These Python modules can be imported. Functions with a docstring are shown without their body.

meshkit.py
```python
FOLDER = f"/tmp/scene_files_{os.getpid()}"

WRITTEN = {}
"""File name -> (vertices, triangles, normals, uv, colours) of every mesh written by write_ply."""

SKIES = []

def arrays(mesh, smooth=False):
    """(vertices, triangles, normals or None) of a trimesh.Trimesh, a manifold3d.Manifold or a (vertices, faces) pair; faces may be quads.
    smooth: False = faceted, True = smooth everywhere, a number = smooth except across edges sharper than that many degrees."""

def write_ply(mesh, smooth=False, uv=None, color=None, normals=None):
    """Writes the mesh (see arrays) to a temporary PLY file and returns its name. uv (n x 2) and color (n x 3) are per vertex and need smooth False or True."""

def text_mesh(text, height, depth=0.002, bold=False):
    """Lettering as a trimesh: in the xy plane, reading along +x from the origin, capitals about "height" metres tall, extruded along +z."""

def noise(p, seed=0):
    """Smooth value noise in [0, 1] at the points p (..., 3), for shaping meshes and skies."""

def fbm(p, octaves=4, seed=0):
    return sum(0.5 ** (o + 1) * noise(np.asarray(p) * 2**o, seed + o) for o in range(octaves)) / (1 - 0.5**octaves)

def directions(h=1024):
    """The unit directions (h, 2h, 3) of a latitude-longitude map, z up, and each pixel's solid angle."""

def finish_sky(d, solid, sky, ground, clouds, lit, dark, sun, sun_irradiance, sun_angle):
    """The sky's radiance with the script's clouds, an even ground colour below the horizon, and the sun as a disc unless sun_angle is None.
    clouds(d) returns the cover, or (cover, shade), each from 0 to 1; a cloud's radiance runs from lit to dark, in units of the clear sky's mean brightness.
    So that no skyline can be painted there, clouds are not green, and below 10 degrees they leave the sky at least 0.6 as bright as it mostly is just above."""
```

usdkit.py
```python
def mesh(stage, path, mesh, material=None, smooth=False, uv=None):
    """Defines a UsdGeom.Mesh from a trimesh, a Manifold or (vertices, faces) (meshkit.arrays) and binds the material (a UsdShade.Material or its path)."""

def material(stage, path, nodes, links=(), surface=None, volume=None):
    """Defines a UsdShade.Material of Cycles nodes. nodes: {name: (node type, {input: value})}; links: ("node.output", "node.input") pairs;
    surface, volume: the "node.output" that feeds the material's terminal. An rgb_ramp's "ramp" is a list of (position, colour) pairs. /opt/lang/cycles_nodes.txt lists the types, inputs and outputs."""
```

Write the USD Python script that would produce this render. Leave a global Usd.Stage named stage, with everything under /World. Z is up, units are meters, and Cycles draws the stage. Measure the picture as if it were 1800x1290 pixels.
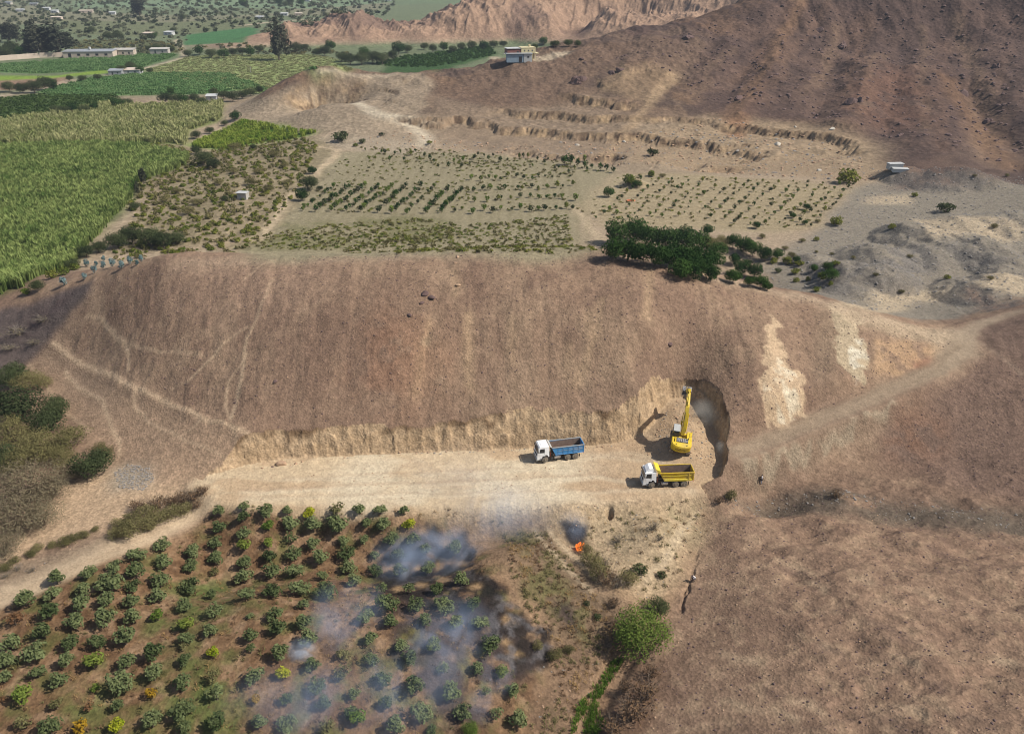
import math, random
import numpy as np
import trimesh
from scipy.interpolate import RBFInterpolator
from scipy import ndimage
from shapely.geometry import Polygon
from PIL import Image, ImageDraw
import usdkit, meshkit
from pxr import Gf, Sdf, Usd, UsdGeom, UsdLux, UsdShade, Vt

stage = Usd.Stage.CreateInMemory()
UsdGeom.SetStageUpAxis(stage, "Z")
UsdGeom.Xform.Define(stage, "/World")
UsdGeom.Scope.Define(stage, "/World/Looks")
PI = math.pi
rng = np.random.default_rng(7)
random.seed(7)

# ---------------------------------------------------------------- camera, sky, sun, exposure
PW, PH, FPX = 1800.0, 1290.0, 1500.0          # the photograph's own pixels, focal length in them
PITCH, CAMZ = math.radians(26.0), 77.0
EXPOSURE = 0.38
SUN_EL, SUN_AZ = math.radians(47.0), math.radians(-10.0)      # azimuth from +x towards +y
SUN_INT, SKY_STR, HAZE = 1.25, 0.10, 0.00006
cam = UsdGeom.Camera.Define(stage, "/World/camera")
cam.CreateHorizontalApertureAttr(36.0)
cam.CreateVerticalApertureAttr(36.0 * 733 / 1024)
cam.CreateFocalLengthAttr(36.0 * FPX / PW)
cam.CreateClippingRangeAttr(Gf.Vec2f(0.5, 20000))
cam.AddTranslateOp().Set(Gf.Vec3d(0, 0, CAMZ))
cam.AddRotateXOp().Set(90.0 - math.degrees(PITCH))
cam.CreateExposureAttr(EXPOSURE)
SUN = np.array([math.cos(SUN_EL) * math.cos(SUN_AZ), math.cos(SUN_EL) * math.sin(SUN_AZ), math.sin(SUN_EL)])
sun = UsdLux.DistantLight.Define(stage, "/World/sun")
sun.CreateIntensityAttr(SUN_INT); sun.CreateNormalizeAttr(True); sun.CreateAngleAttr(0.53)
sun.CreateColorAttr(Gf.Vec3f(1.0, 0.97, 0.92))
sun.AddOrientOp().Set(Gf.Quatf(Gf.Rotation(Gf.Vec3d(0, 0, 1), Gf.Vec3d(*map(float, SUN))).GetQuat()))
skym = usdkit.material(stage, "/World/Looks/sky_light", {
    "sky": ("sky_texture", {"sky_type": "single_scattering", "sun_disc": False, "sun_elevation": SUN_EL, "sun_rotation": math.atan2(SUN[0], SUN[1]),
                            "air_density": 1.0, "aerosol_density": 1.6, "ozone_density": 1.0, "altitude": 300.0}),
    "bg": ("background_shader", {"strength": SKY_STR})}, [("sky.color", "bg.color")], surface="bg.background")
dome = UsdLux.DomeLight.Define(stage, "/World/sky")
UsdShade.MaterialBindingAPI.Apply(dome.GetPrim()).Bind(skym)
dome.GetPrim().SetCustomDataByKey("kind", "structure")

# ---------------------------------------------------------------- helpers
CP, SP = math.cos(PITCH), math.sin(PITCH)
def ray(u, v):
    X, Y = (u - PW / 2) / FPX, (v - PH / 2) / FPX
    return np.array([X, CP - Y * SP, -SP - Y * CP])
def P(u, v, z=0.0):                       # where the line of sight through a photo point meets the height z
    d = ray(u, v); t = (z - CAMZ) / d[2]
    return np.array([d[0] * t, d[1] * t, z])
def PY(u, v, y):                          # ... meets the distance y
    d = ray(u, v); t = y / d[1]
    return np.array([d[0] * t, y, CAMZ + d[2] * t])
def depth(p): return p[1] * CP + (CAMZ - p[2]) * SP
def lin(c): 
    c = np.asarray(c, float) / 255.0
    return np.where(c <= 0.04045, c / 12.92, ((c + 0.055) / 1.055) ** 2.4)
ALB = 0.62
def S(*c): return tuple(lin(c) * ALB)     # sunlit colour as read from the photograph -> base colour
TABLE = np.random.default_rng(11).random((512, 512))
def vn(x, y, seed=0):                     # 2-D value noise, 0..1
    x = x + seed * 37.31; y = y + seed * 91.7
    i, j = np.floor(x).astype(np.int64), np.floor(y).astype(np.int64)
    a, b = x - i, y - j
    a, b = a * a * (3 - 2 * a), b * b * (3 - 2 * b)
    i0, i1, j0, j1 = i & 511, (i + 1) & 511, j & 511, (j + 1) & 511
    return (TABLE[i0, j0] * (1 - a) + TABLE[i1, j0] * a) * (1 - b) + (TABLE[i0, j1] * (1 - a) + TABLE[i1, j1] * a) * b
def fb(x, y, octv=4, seed=0, gain=0.5):
    s, w, t = 0.0, 1.0, 0.0
    for k in range(octv):
        s = s + w * vn(x * 2 ** k, y * 2 ** k, seed + k); t += w; w *= gain
    return s / t
def ridged(x, y, octv=4, seed=0):
    s, w, t = 0.0, 1.0, 0.0
    for k in range(octv):
        n = 1 - np.abs(2 * vn(x * 2 ** k, y * 2 ** k, seed + k) - 1); s = s + w * n * n; t += w; w *= 0.5
    return s / t
def sst(a, b, x):
    t = np.clip((x - a) / (b - a), 0, 1); return t * t * (3 - 2 * t)

USED = {}
def numbered(parent, name):
    k = (parent, name); n = USED.get(k, 0); USED[k] = n + 1
    return f"{parent}/{name}" if n == 0 else f"{parent}/{name}_{n:03d}"
def tag(prim, label=None, cat=None, group=None, kind=None):
    prim = prim.GetPrim() if hasattr(prim, "GetPrim") else prim
    for k, v in (("label", label), ("category", cat), ("group", group), ("kind", kind)):
        if v: prim.SetCustomDataByKey(k, v)
    return prim
def thing(name, label=None, cat=None, loc=(0, 0, 0), rz=0.0, scale=None, group=None, tilt=(0, 0), klass=False, kind=None):
    path = numbered("/World", name)
    if klass: stage.CreateClassPrim(path)
    x = UsdGeom.Xform.Define(stage, path) if not klass else UsdGeom.Xform(stage.GetPrimAtPath(path))
    if klass:
        stage.GetPrimAtPath(path).SetTypeName("Xform"); return x
    x.AddTranslateOp().Set(Gf.Vec3d(*map(float, loc)))
    x.AddRotateXYZOp().Set(Gf.Vec3f(float(tilt[0]), float(tilt[1]), math.degrees(rz)))
    if scale is not None:
        x.AddScaleOp().Set(Gf.Vec3f(*(map(float, scale) if np.ndim(scale) else [float(scale)] * 3)))
    tag(x, label, cat, group, kind)
    return x
def part(parent, name, mesh, mat, label=None, smooth=30):
    path = numbered(str(parent.GetPath()) if hasattr(parent, "GetPath") else parent, name)
    m = usdkit.mesh(stage, path, mesh, mat, smooth=smooth)
    if label: tag(m, label)
    return m
def copy_of(proto, name, label, cat, loc, rz=0.0, scale=None, group=None, tilt=(0, 0), kind=None):
    x = thing(name, label, cat, loc, rz, scale, group, tilt, kind=kind)
    x.GetPrim().GetReferences().AddInternalReference(proto.GetPath())
    x.GetPrim().SetInstanceable(True)
    return x
def scatter(name, protos, mats, pos, rot, scl, label, cat, kind="stuff", ids=None, group=None, parent="/World"):
    """protos: list of meshes (drawn as copies at pos)."""
    path = numbered(parent, name)
    pi = UsdGeom.PointInstancer.Define(stage, path)
    for k, (m, mt) in enumerate(zip(protos, mats)):
        usdkit.mesh(stage, f"{path}/kind_{'abcdefgh'[k]}", m, mt)
        pi.GetPrototypesRel().AddTarget(f"{path}/kind_{'abcdefgh'[k]}")
    n = len(pos)
    pi.CreatePositionsAttr(Vt.Vec3fArray.FromNumpy(np.asarray(pos, np.float32)))
    pi.CreateProtoIndicesAttr(Vt.IntArray.FromNumpy((np.asarray(ids) if ids is not None else rng.integers(0, len(protos), n)).astype(np.int32)))
    scl = np.asarray(scl, np.float32)
    if scl.ndim == 1: scl = np.repeat(scl[:, None], 3, 1)
    pi.CreateScalesAttr(Vt.Vec3fArray.FromNumpy(scl))
    q = np.zeros((n, 4), np.float32); q[:, 0] = np.cos(np.asarray(rot) / 2); q[:, 3] = np.sin(np.asarray(rot) / 2)
    pi.CreateOrientationsAttr(Vt.QuathArray([Gf.Quath(float(a), 0, 0, float(d)) for a, _, _, d in q]))
    tag(pi, label, cat, group, kind)
    return pi
cat = trimesh.util.concatenate
def cbox(cx, cy, cz, sx, sy, sz, c=0.03):
    a, b, d = sx / 2, sy / 2, sz / 2; c = min(c, a * .6, b * .6, d * .6)
    pts = [(x, y, z) for x in (-a, a) for y in (-b + c, b - c) for z in (-d + c, d - c)]
    pts += [(x, y, z) for x in (-a + c, a - c) for y in (-b, b) for z in (-d + c, d - c)]
    pts += [(x, y, z) for x in (-a + c, a - c) for y in (-b + c, b - c) for z in (-d, d)]
    m = trimesh.convex.convex_hull(np.array(pts)); m.apply_translation((cx, cy, cz)); return m
def prism(xz, y0, y1):                     # profile in x,z, drawn out along y
    m = trimesh.creation.extrude_polygon(Polygon(xz), y1 - y0, engine="earcut")
    v = m.vertices.copy(); m.vertices = np.c_[v[:, 0], y0 + v[:, 2], v[:, 1]]; m.invert(); return m
def rod(p, q, r, n=8):
    return trimesh.creation.cylinder(radius=r, segment=np.array([p, q], float), sections=n)
def hull(pts): return trimesh.convex.convex_hull(np.array(pts, float))
def disc(c, r, w, axis="y", n=20):
    m = trimesh.creation.cylinder(radius=r, height=w, sections=n)
    if axis == "y": m.apply_transform(trimesh.transformations.rotation_matrix(PI / 2, (1, 0, 0)))
    if axis == "x": m.apply_transform(trimesh.transformations.rotation_matrix(PI / 2, (0, 1, 0)))
    m.apply_translation(c); return m

# ---------------------------------------------------------------- materials
L = "/World/Looks/"
def mat_plain(name, col, rough=0.6, metal=0.0, var=0.12, scale=6.0, dust=0.0, spec=0.4, dustcol=S(196, 172, 142), bump=0.0):
    """painted or solid surface with soft mottling and, if asked, dust."""
    nodes = {"tc": ("texture_coordinate", {}), "n": ("noise_texture", {"scale": scale, "detail": 5.0}),
             "r": ("rgb_ramp", {"ramp": [(0.3, tuple(np.clip(np.array(col) * (1 - var), 0, 1))), (0.7, tuple(np.clip(np.array(col) * (1 + var), 0, 1)))]}),
             "n2": ("noise_texture", {"scale": scale * .35, "detail": 6.0, "roughness": .65}),
             "m": ("map_range", {"from_min": .62 - dust * .5, "from_max": .95 - dust * .5, "to_min": 0.0, "to_max": min(1, dust * 1.3), "clamp": True}),
             "x": ("mix_color", {"b": dustcol}), "p": ("principled_bsdf", {"roughness": rough, "metallic": metal, "specular_ior_level": spec})}
    links = [("tc.object", "n.vector"), ("tc.object", "n2.vector"), ("n.fac", "r.fac"), ("n2.fac", "m.value"), ("m.result", "x.fac"), ("r.color", "x.a"), ("x.result", "p.base_color")]
    if bump:
        nodes["b"] = ("bump", {"strength": 0.5, "distance": bump}); links += [("n.fac", "b.height"), ("b.normal", "p.normal")]
    return usdkit.material(stage, L + name, nodes, links, surface="p.BSDF")
def mat_leaf(name, a, b, trans=0.25, scale=1.2):
    nodes = {"tc": ("geometry", {}), "n": ("noise_texture", {"scale": scale, "detail": 3.0}), "oi": ("object_info", {}),
             "ad": ("math", {"math_type": "multiply_add", "value2": 0.5, "value3": 0.0}), "sm": ("math", {"math_type": "add"}),
             "r": ("rgb_ramp", {"ramp": [(0.35, a), (0.95, b)]}), "d": ("diffuse_bsdf", {}), "t": ("translucent_bsdf", {}), "x": ("mix_closure", {"fac": trans})}
    links = [("tc.position", "n.vector"), ("oi.random", "ad.value1"), ("n.fac", "sm.value1"), ("ad.result", "sm.value2"), ("sm.value", "r.fac")]
    links = [("tc.position", "n.vector"), ("oi.random", "ad.value1"), ("n.fac", "sm.value1"), ("ad.value", "sm.value2"), ("sm.value", "r.fac"),
             ("r.color", "d.color"), ("r.color", "t.color"), ("d.BSDF", "x.closure1"), ("t.BSDF", "x.closure2")]
    return usdkit.material(stage, L + name, nodes, links, surface="x.closure")
def mat_ground(name, spot=0.25, fine=5.0, coarse=0.9, bump=0.12, streak=0.0):
    """earth: the mesh's own colour (primvar tint), broken by stones and dust at two sizes, and relief."""
    nodes = {"g": ("geometry", {}), "t": ("attribute", {"attribute": "tint"}),
             "v": ("voronoi_texture", {"scale": fine, "randomness": 1.0}), "n": ("noise_texture", {"scale": coarse, "detail": 8.0, "roughness": .7}),
             "n3": ("noise_texture", {"scale": fine * .5, "detail": 6.0, "roughness": .75}),
             "sep": ("separate_color", {"color_type": "rgb"}),
             "m1": ("map_range", {"from_min": 0.0, "from_max": 1.0, "to_min": 1 - spot, "to_max": 1 + spot}),
             "m2": ("map_range", {"from_min": 0.3, "from_max": 0.7, "to_min": 1 - spot * 1.1, "to_max": 1 + spot * 1.1, "clamp": True}),
             "m3": ("map_range", {"from_min": 0.3, "from_max": 0.72, "to_min": 1 - spot * 1.3, "to_max": 1 + spot * 1.3, "clamp": True}),
             "a": ("math", {"math_type": "multiply"}), "a2": ("math", {"math_type": "multiply"}),
             "mul": ("vector_math", {"math_type": "multiply"}),
             "h": ("math", {"math_type": "multiply_add", "value2": 0.6}),
             "b": ("bump", {"strength": 0.9, "distance": bump}), "p": ("principled_bsdf", {"roughness": 0.95, "specular_ior_level": 0.1})}
    links = [("g.position", "v.vector"), ("g.position", "n.vector"), ("g.position", "n3.vector"), ("v.color", "sep.color"), ("sep.r", "m1.value"), ("n.fac", "m2.value"), ("n3.fac", "m3.value"),
             ("m1.result", "a.value1"), ("m2.result", "a.value2"), ("a.value", "a2.value1"), ("m3.result", "a2.value2"), ("t.color", "mul.vector1"), ("a2.value", "mul.vector2"),
             ("v.distance", "h.value1"), ("n3.fac", "h.value3"), ("h.value", "b.height"), ("b.normal", "p.normal"), ("mul.vector", "p.base_color")]
    return usdkit.material(stage, L + name, nodes, links, surface="p.BSDF")
# ---------------------------------------------------------------- terrain: heights
# (photo x, photo y, height): where the slopes, crests and flats of the near ground lie
NEAR = [  # crest of the main hill and its ends
 (-160,600,1.5),(0,543,5.5),(80,518,9),(165,492,13),(230,472,16.5),(300,456,19.5),(440,453,20.6),(600,451,21.6),(750,443,22.2),(900,438,22.3),(1000,438,22.3),(1100,444,21.9),
 (1200,468,20.2),(1300,495,17.6),(1400,513,15.2),(1500,546,13.6),(1600,571,11),(1690,586,9.3),(1750,566,10),(1800,545,11.5),(1950,500,14),
 # face, left flank and foot
 (250,640,7.2),(430,600,13),(700,573,16.2),(950,570,16.4),(1150,590,14.9),(1300,610,12.9),(440,515,18.2),(600,505,20.0),(750,500,20.7),(900,497,20.8),(1050,503,20.3),(1200,528,18.3),(1300,545,16.0),(1430,640,9.8),(1560,640,8.8),(250,560,11.8),(100,570,6.3),
 (40,655,-1),(110,725,-1.3),(210,805,-1.4),(300,850,-1.0),(140,640,2.6),(240,720,2.6),(350,770,2.8),(-150,700,-2.5),
 # road and the bank under it
 (1289,803,2.6),(1275,826,1.7),(1340,782,2.9),(1400,758,3.7),(1470,726,4.8),(1560,690,6.2),(1640,650,7.8),(1690,612,9.0),
 (1300,843,-.8),(1330,838,-1.2),(1420,822,-1.2),(1500,800,-.4),(1580,760,1.8),
 # slope beyond the wash
 (1650,745,3.0),(1800,640,9.0),(1700,840,-.6),(1800,760,3.6),(1560,850,-1.4),(1800,850,.6),(1950,800,4),
 # the wash and the near slope
 (1300,868,-2),(1450,872,-2.1),(1620,895,-1.6),(1800,915,-1.0),(1950,930,-.6),(1255,900,-2.4),(1215,980,-3.4),(1180,1060,-4.3),(1100,1150,-5.2),(1040,1260,-5.8),(990,1340,-6.2),
 (1320,930,-1.3),(1500,960,-.5),(1800,1000,.6),(1300,1060,-2.2),(1500,1100,.2),(1750,1150,2.2),(1250,1200,-3.2),(1450,1290,.2),(1800,1290,3.6),(1950,1150,4),(1200,1310,-4.2),
 # orchard and flats
 (1000,900,-.8),(1150,940,-1.6),(1080,1040,-2.8),(960,1060,-2.4),(700,900,-.6),(450,900,-.8),(700,1050,-1.6),(450,1050,-1.6),(250,1000,-1.8),(850,1200,-3.4),(600,1290,-3.2),(300,1290,-3.0),(0,1290,-3.0),(0,1060,-2.2),
 (-200,1200,-3),(-200,1000,-2.2),(100,930,-1.8),(0,850,-2),(-150,850,-2.4),(250,890,-1.4),(0,720,-2),(900,960,-1.4),
]
WALLTOP = [(395,815),(440,767),(500,756),(560,748),(640,738),(700,742),(760,737),(830,729),(900,718),(1000,708),(1080,696),(1130,687),(1170,676),(1200,673),(1235,690),(1264,722),(1284,770)]
BASE = [(372,835,-.2),(400,828,0),(430,818,0),(500,808,0),(600,802,0),(700,798,0),(800,793,0),(900,790,0),(1000,785,.2),(1080,779,.5),(1130,766,1.0),(1150,747,1.9),(1164,720,3.2),(1182,701,4.2),
        (1205,696,4.5),(1226,705,4.2),(1245,730,3.0),(1262,772,1.6),(1270,810,.6),(1262,842,0)]
FRONT = [(1200,860,-.2),(1000,872,-.3),(850,884,-.4),(700,888,-.5),(560,886,-.5),(440,884,-.6),(380,872,-.5),(350,850,-.4)]
basew = np.array([P(*b) for b in BASE]); frontw = np.array([P(*b) for b in FRONT])
ctrl = [P(*c) for c in NEAR]
for (u, v) in WALLTOP:                      # the natural slope meets the cut's upper edge here
    bu = np.array([b[0] for b in BASE]); k = np.argsort(bu, kind="stable")
    zb = np.interp(u, bu[k][:17], basew[k][:17, 2]); yb = np.interp(u, bu[k][:17], basew[k][:17, 1])
    if u > 1175: zb, yb = {1200: (4.5, basew[14][1]), 1235: (3.6, basew[16][1]), 1264: (1.8, basew[17][1] + .5), 1284: (1.2, basew[18][1] - .4)}[u]
    d = ray(u, v); t = -d[2] / d[1]         # ray: z = CAMZ - y t
    run = 0.54 if u < 1100 else 0.36
    h = max(.15, (CAMZ - zb - yb * t) / (1 + run * t)); 
    p = PY(u, v, yb + run * h); ctrl.append(p)
    if 430 < u < 1180: ctrl.append(p + np.array([0, -12.0, -6.8])); ctrl.append(p + np.array([0, -24.0, -10.0]))
for (u, v, z) in NEAR[1:18]:                # back of the hill
    p = P(u, v, z); x = p[0]
    f = 1.0 if x < 40 else 0.8
    ctrl.append(np.array([x * 1.08 + (-6 if x < -90 else 0), p[1] + 22 * f, z * .55])); ctrl.append(np.array([x * 1.12, p[1] + 52 * f, (-1.5 if x < 60 else 1.5)]))
for x in np.arange(-220, 60, 40): ctrl += [np.array([x, 235, -1.6]), np.array([x, 262, -1.6])]
for (x, y, z) in [(60,235,-.6),(95,232,.6),(130,225,2.2),(165,215,4.5),(195,205,6),(95,200,2.5),(120,185,5),(150,180,8),(60,262,-1),(110,262,.8),(160,262,3),(210,262,4),(190,180,9),(-210,190,-3),(-210,120,-3),(-160,215,-3)]:
    ctrl.append(np.array([x, y, z]))
ctrl = np.array(ctrl)
rbf1 = RBFInterpolator(ctrl[:, :2] / 50, ctrl[:, 2], kernel="thin_plate_spline", smoothing=2e-4)
gx, gy = np.arange(-230, 231, 2.0), np.arange(44, 275, 1.5)
XX, YY = np.meshgrid(gx, gy)
G1 = rbf1(np.c_[XX.ravel(), YY.ravel()] / 50).reshape(XX.shape)
def near_h(x, y): return ndimage.map_coordinates(G1, [(y - gy[0]) / 1.5, (x - gx[0]) / 2.0], order=3, mode="nearest")

FAR = []
def far(u, v, y): FAR.append(PY(u, v, y))
def flat(x, y, z): FAR.append(np.array([x, y, z], float))
# spur, terraces' crest and the great hill
for a in [(425,192,470),(470,168,470),(520,154,472),(570,144,478),(640,136,485),(700,131,490),(760,124,498),(860,107,515),(930,93,530),(1000,79,545),(1080,63,560),(1150,52,572),(1220,33,585),(1290,10,598),(1350,-20,605),(1430,-60,610),(1550,-95,600),(1700,-95,590),(1800,-85,580),(2000,-90,570),
          (1500,60,520),(1350,110,480),(1200,150,450),(1620,120,450),(1750,60,500),(1750,180,410),(1000,150,455),(880,165,450),(1100,200,412),(1300,205,405),(1450,215,390),(1600,225,375),(1800,250,345),(1950,180,380),(660,175,445),(560,185,440),(1960,60,460)]: far(*a)
for (u, v, z) in [(440,218,-1.5),(520,232,-1.2),(600,252,-1),(760,263,-1),(900,272,-1),(1000,280,-.8),(1100,290,-.6),(1200,302,0),(1350,312,.8),(1500,322,1.6),(1580,330,2.5),(1680,330,4),(1800,345,6),(1950,350,9),(1650,400,3),(1800,420,6)]: FAR.append(P(u, v, z))
for k in (0, 4, 8, 10, 12, 14, 16, 18): p = FAR[k]; flat(p[0] * 1.06 + 6, p[1] + 35, p[2] * (.5 if k < 10 else .6)); flat(p[0] * 1.12 + 12, p[1] + 75, p[2] * (.12 if k < 10 else .4) - (2 if k < 10 else 0)); flat(p[0] * 1.2 + 20, p[1] + 130, max(-2, p[2] * .25 - 3))
# the far range
RANGE = [(425,82,800),(445,72,830),(500,46,880),(560,30,905),(600,22,915),(640,24,920),(668,33,915),(700,35,915),(730,26,925),(760,18,935),(800,7,950),(835,-4,960),(900,-22,975),(960,-30,985),(1050,-38,1000),(1150,-42,1010),(1300,-60,1020),(1500,-80,1030),(1900,-90,1040)]
for a in RANGE: far(*a)
for (u, v) in [(445,90),(520,86),(600,82),(700,80),(800,79),(900,76),(1000,72),(1080,66)]: FAR.append(P(u, v, -2))
for (u, v, y) in [(560,58,840),(640,55,850),(760,52,855),(860,45,870),(960,35,880),(1060,25,890)]: far(u, v, y)
for a in RANGE[1:]: p = PY(*a); flat(p[0] * 1.1 + 15, p[1] + 90, p[2] * .35); flat(p[0] * 1.15 + 30, p[1] + 190, -3)
for x in np.arange(-1100, 1300, 150):
    for y in (1400, 1600): flat(x, y, -3)
for x in np.arange(-700, -40, 60):
    for y in (235, 300, 380, 470, 560, 660, 760): flat(x, y, -3 if x < -110 else -1.6)
for x in (-700, -560, -420, -330):
    for y in (880, 1020, 1200): flat(x, y, -3)
for (x, y, z) in [(-60,240,-1.6),(0,240,-1.4),(60,240,-.8),(100,240,.7),(150,240,3),(200,235,5),(260,260,9),(-20,330,-1.4),(40,330,-1.2),(90,330,-.4),(-40,560,-2),(60,640,-1.5),(0,700,-2),(-80,680,-2.5),(-80,760,-2.5),(150,700,0),(60,740,-2)]: flat(x, y, z)
FAR = np.array(FAR)
rbf2 = RBFInterpolator(FAR[:, :2] / 200, FAR[:, 2], kernel="thin_plate_spline", smoothing=1e-4)
hx, hy = np.arange(-1100, 1301, 10.0), np.arange(220, 1620, 8.0)
XX, YY = np.meshgrid(hx, hy)
G2 = rbf2(np.c_[XX.ravel(), YY.ravel()] / 200).reshape(XX.shape)
def far_h(x, y):
    z = ndimage.map_coordinates(G2, [(np.clip(y, 220, 1612) - hy[0]) / 8.0, (np.clip(x, -1090, 1290) - hx[0]) / 10.0], order=3, mode="nearest")
    plain = np.maximum(sst(1250, 1500, y), np.maximum(sst(1050, 1200, x), 0))
    z = z * (1 - sst(1250, 1500, y)) + (-3) * sst(1250, 1500, y)
    return np.where(z < -3.2, -3.2, z)

# the quarry floor's outline and distance from it, on a fine map
QX, QY, QR = -85.0, 88.0, 0.2
qw, qh = int(150 / QR), int(62 / QR)
def qmap(poly):
    im = Image.new("L", (qw, qh)); ImageDraw.Draw(im).polygon([((x - QX) / QR, (y - QY) / QR) for x, y in poly], fill=1); return np.asarray(im) > 0
floor_in = qmap(np.vstack([basew[:, :2], frontw[:, :2]]))
dist, (ji, ii) = ndimage.distance_transform_edt(~floor_in, return_indices=True)
dist *= QR; nbx, nby = QX + ii * QR, QY + ji * QR
# only the back and sides of the outline are cut into the hill
fl = np.vstack([basew, frontw, [P(1195,803,.7), P(1196,786,2.1), P(1198,765,3.0), P(1200,735,3.9), P(1228,790,1.5), P(1165,790,1.2), P(1245,800,.9), P(1100,810,.2), P(900,830,0), P(700,840,-.1), P(500,845,-.1), P(1150,800,.5), P(1240,815,.5)]])
rbf3 = RBFInterpolator(fl[:, :2] / 20, fl[:, 2], kernel="linear", smoothing=0.01)
cx3, cy3 = np.arange(QX, QX + 151, 1.0), np.arange(QY, QY + 63, 1.0)
XX, YY = np.meshgrid(cx3, cy3)
G3 = ndimage.gaussian_filter(rbf3(np.c_[XX.ravel(), YY.ravel()] / 20).reshape(XX.shape), 1.0)
def floor_h(x, y): return ndimage.map_coordinates(G3, [(y - QY), (x - QX)], order=1, mode="nearest")
def qsample(a, x, y, order=1): return ndimage.map_coordinates(a.astype(float), [(y - QY) / QR, (x - QX) / QR], order=order, mode="nearest")
front_line = frontw[np.argsort(frontw[:, 0])]

def poly_dist(pts, x, y, pad=9):                   # distance to a line of points, position along it
    q, t = np.full(x.shape, 1e9), np.zeros(x.shape)
    lo, hi = pts[:, :2].min(0) - pad, pts[:, :2].max(0) + pad
    m = (x > lo[0]) & (x < hi[0]) & (y > lo[1]) & (y < hi[1])
    if m.any(): q[m], t[m] = poly_dist_(pts, x[m], y[m])
    return q, t
def poly_dist_(pts, x, y):
    best, at = np.full(x.shape, 1e9), np.zeros(x.shape); run = 0.0
    for a, b in zip(pts[:-1], pts[1:]):
        d = b[:2] - a[:2]; l2 = d @ d; t = np.clip(((x - a[0]) * d[0] + (y - a[1]) * d[1]) / l2, 0, 1)
        q = np.hypot(x - a[0] - t * d[0], y - a[1] - t * d[1]); m = q < best
        best = np.where(m, q, best); at = np.where(m, run + t, at); run += 1
    return best, at
ROAD = np.array([P(*r) for r in [(1287,797,2.7),(1305,791,2.8),(1340,779,3.0),(1400,756,3.8),(1470,724,4.9),(1560,688,6.3),(1640,650,7.9),(1682,622,8.8),(1703,600,9.3),(1703,584,9.5),(1722,570,9.8),(1760,559,10.4),(1800,549,11),(1900,522,12)]])
GULLY = np.array([P(*r) for r in [(1252,892,-2.3),(1246,915,-2.5),(1236,960,-3),(1224,990,-3.4),(1216,1012,-3.6),(1205,1045,-4.1),(1195,1075,-4.4)]])
DITCH = np.array([P(*r) for r in [(1150,1110,-4.8),(1100,1150,-5.2),(1075,1195,-5.5),(1050,1240,-5.7),(1035,1300,-6)]])
BENCH = np.array([P(*r) for r in [(88,605,3.5),(140,635,4),(220,672,5.2),(290,700,5.6),(350,725,5.7),(400,745,5.5),(440,765,5)]])
BENCHPIT = P(1072,892,-.7)
MOUNDS = [  # spoil heaps behind the hill: photo x, y of the crest, height above, radius
 (1650,318,2.8,11),(1720,318,2.2,9),(1575,312,2.4,7),(1600,420,3.2,9),(1540,455,2.6,9),(1470,480,1.8,6),(1700,440,2.8,10),(1760,470,2.5,9),(1430,460,1.2,5),(1500,500,2.2,8),(1720,520,2.6,9),(1775,505,2,8),(1115,325,1.8,4.5),(1640,455,2,8),(1790,400,2.4,10),(1560,490,2.4,7),(1700,395,1.5,9)]

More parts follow.
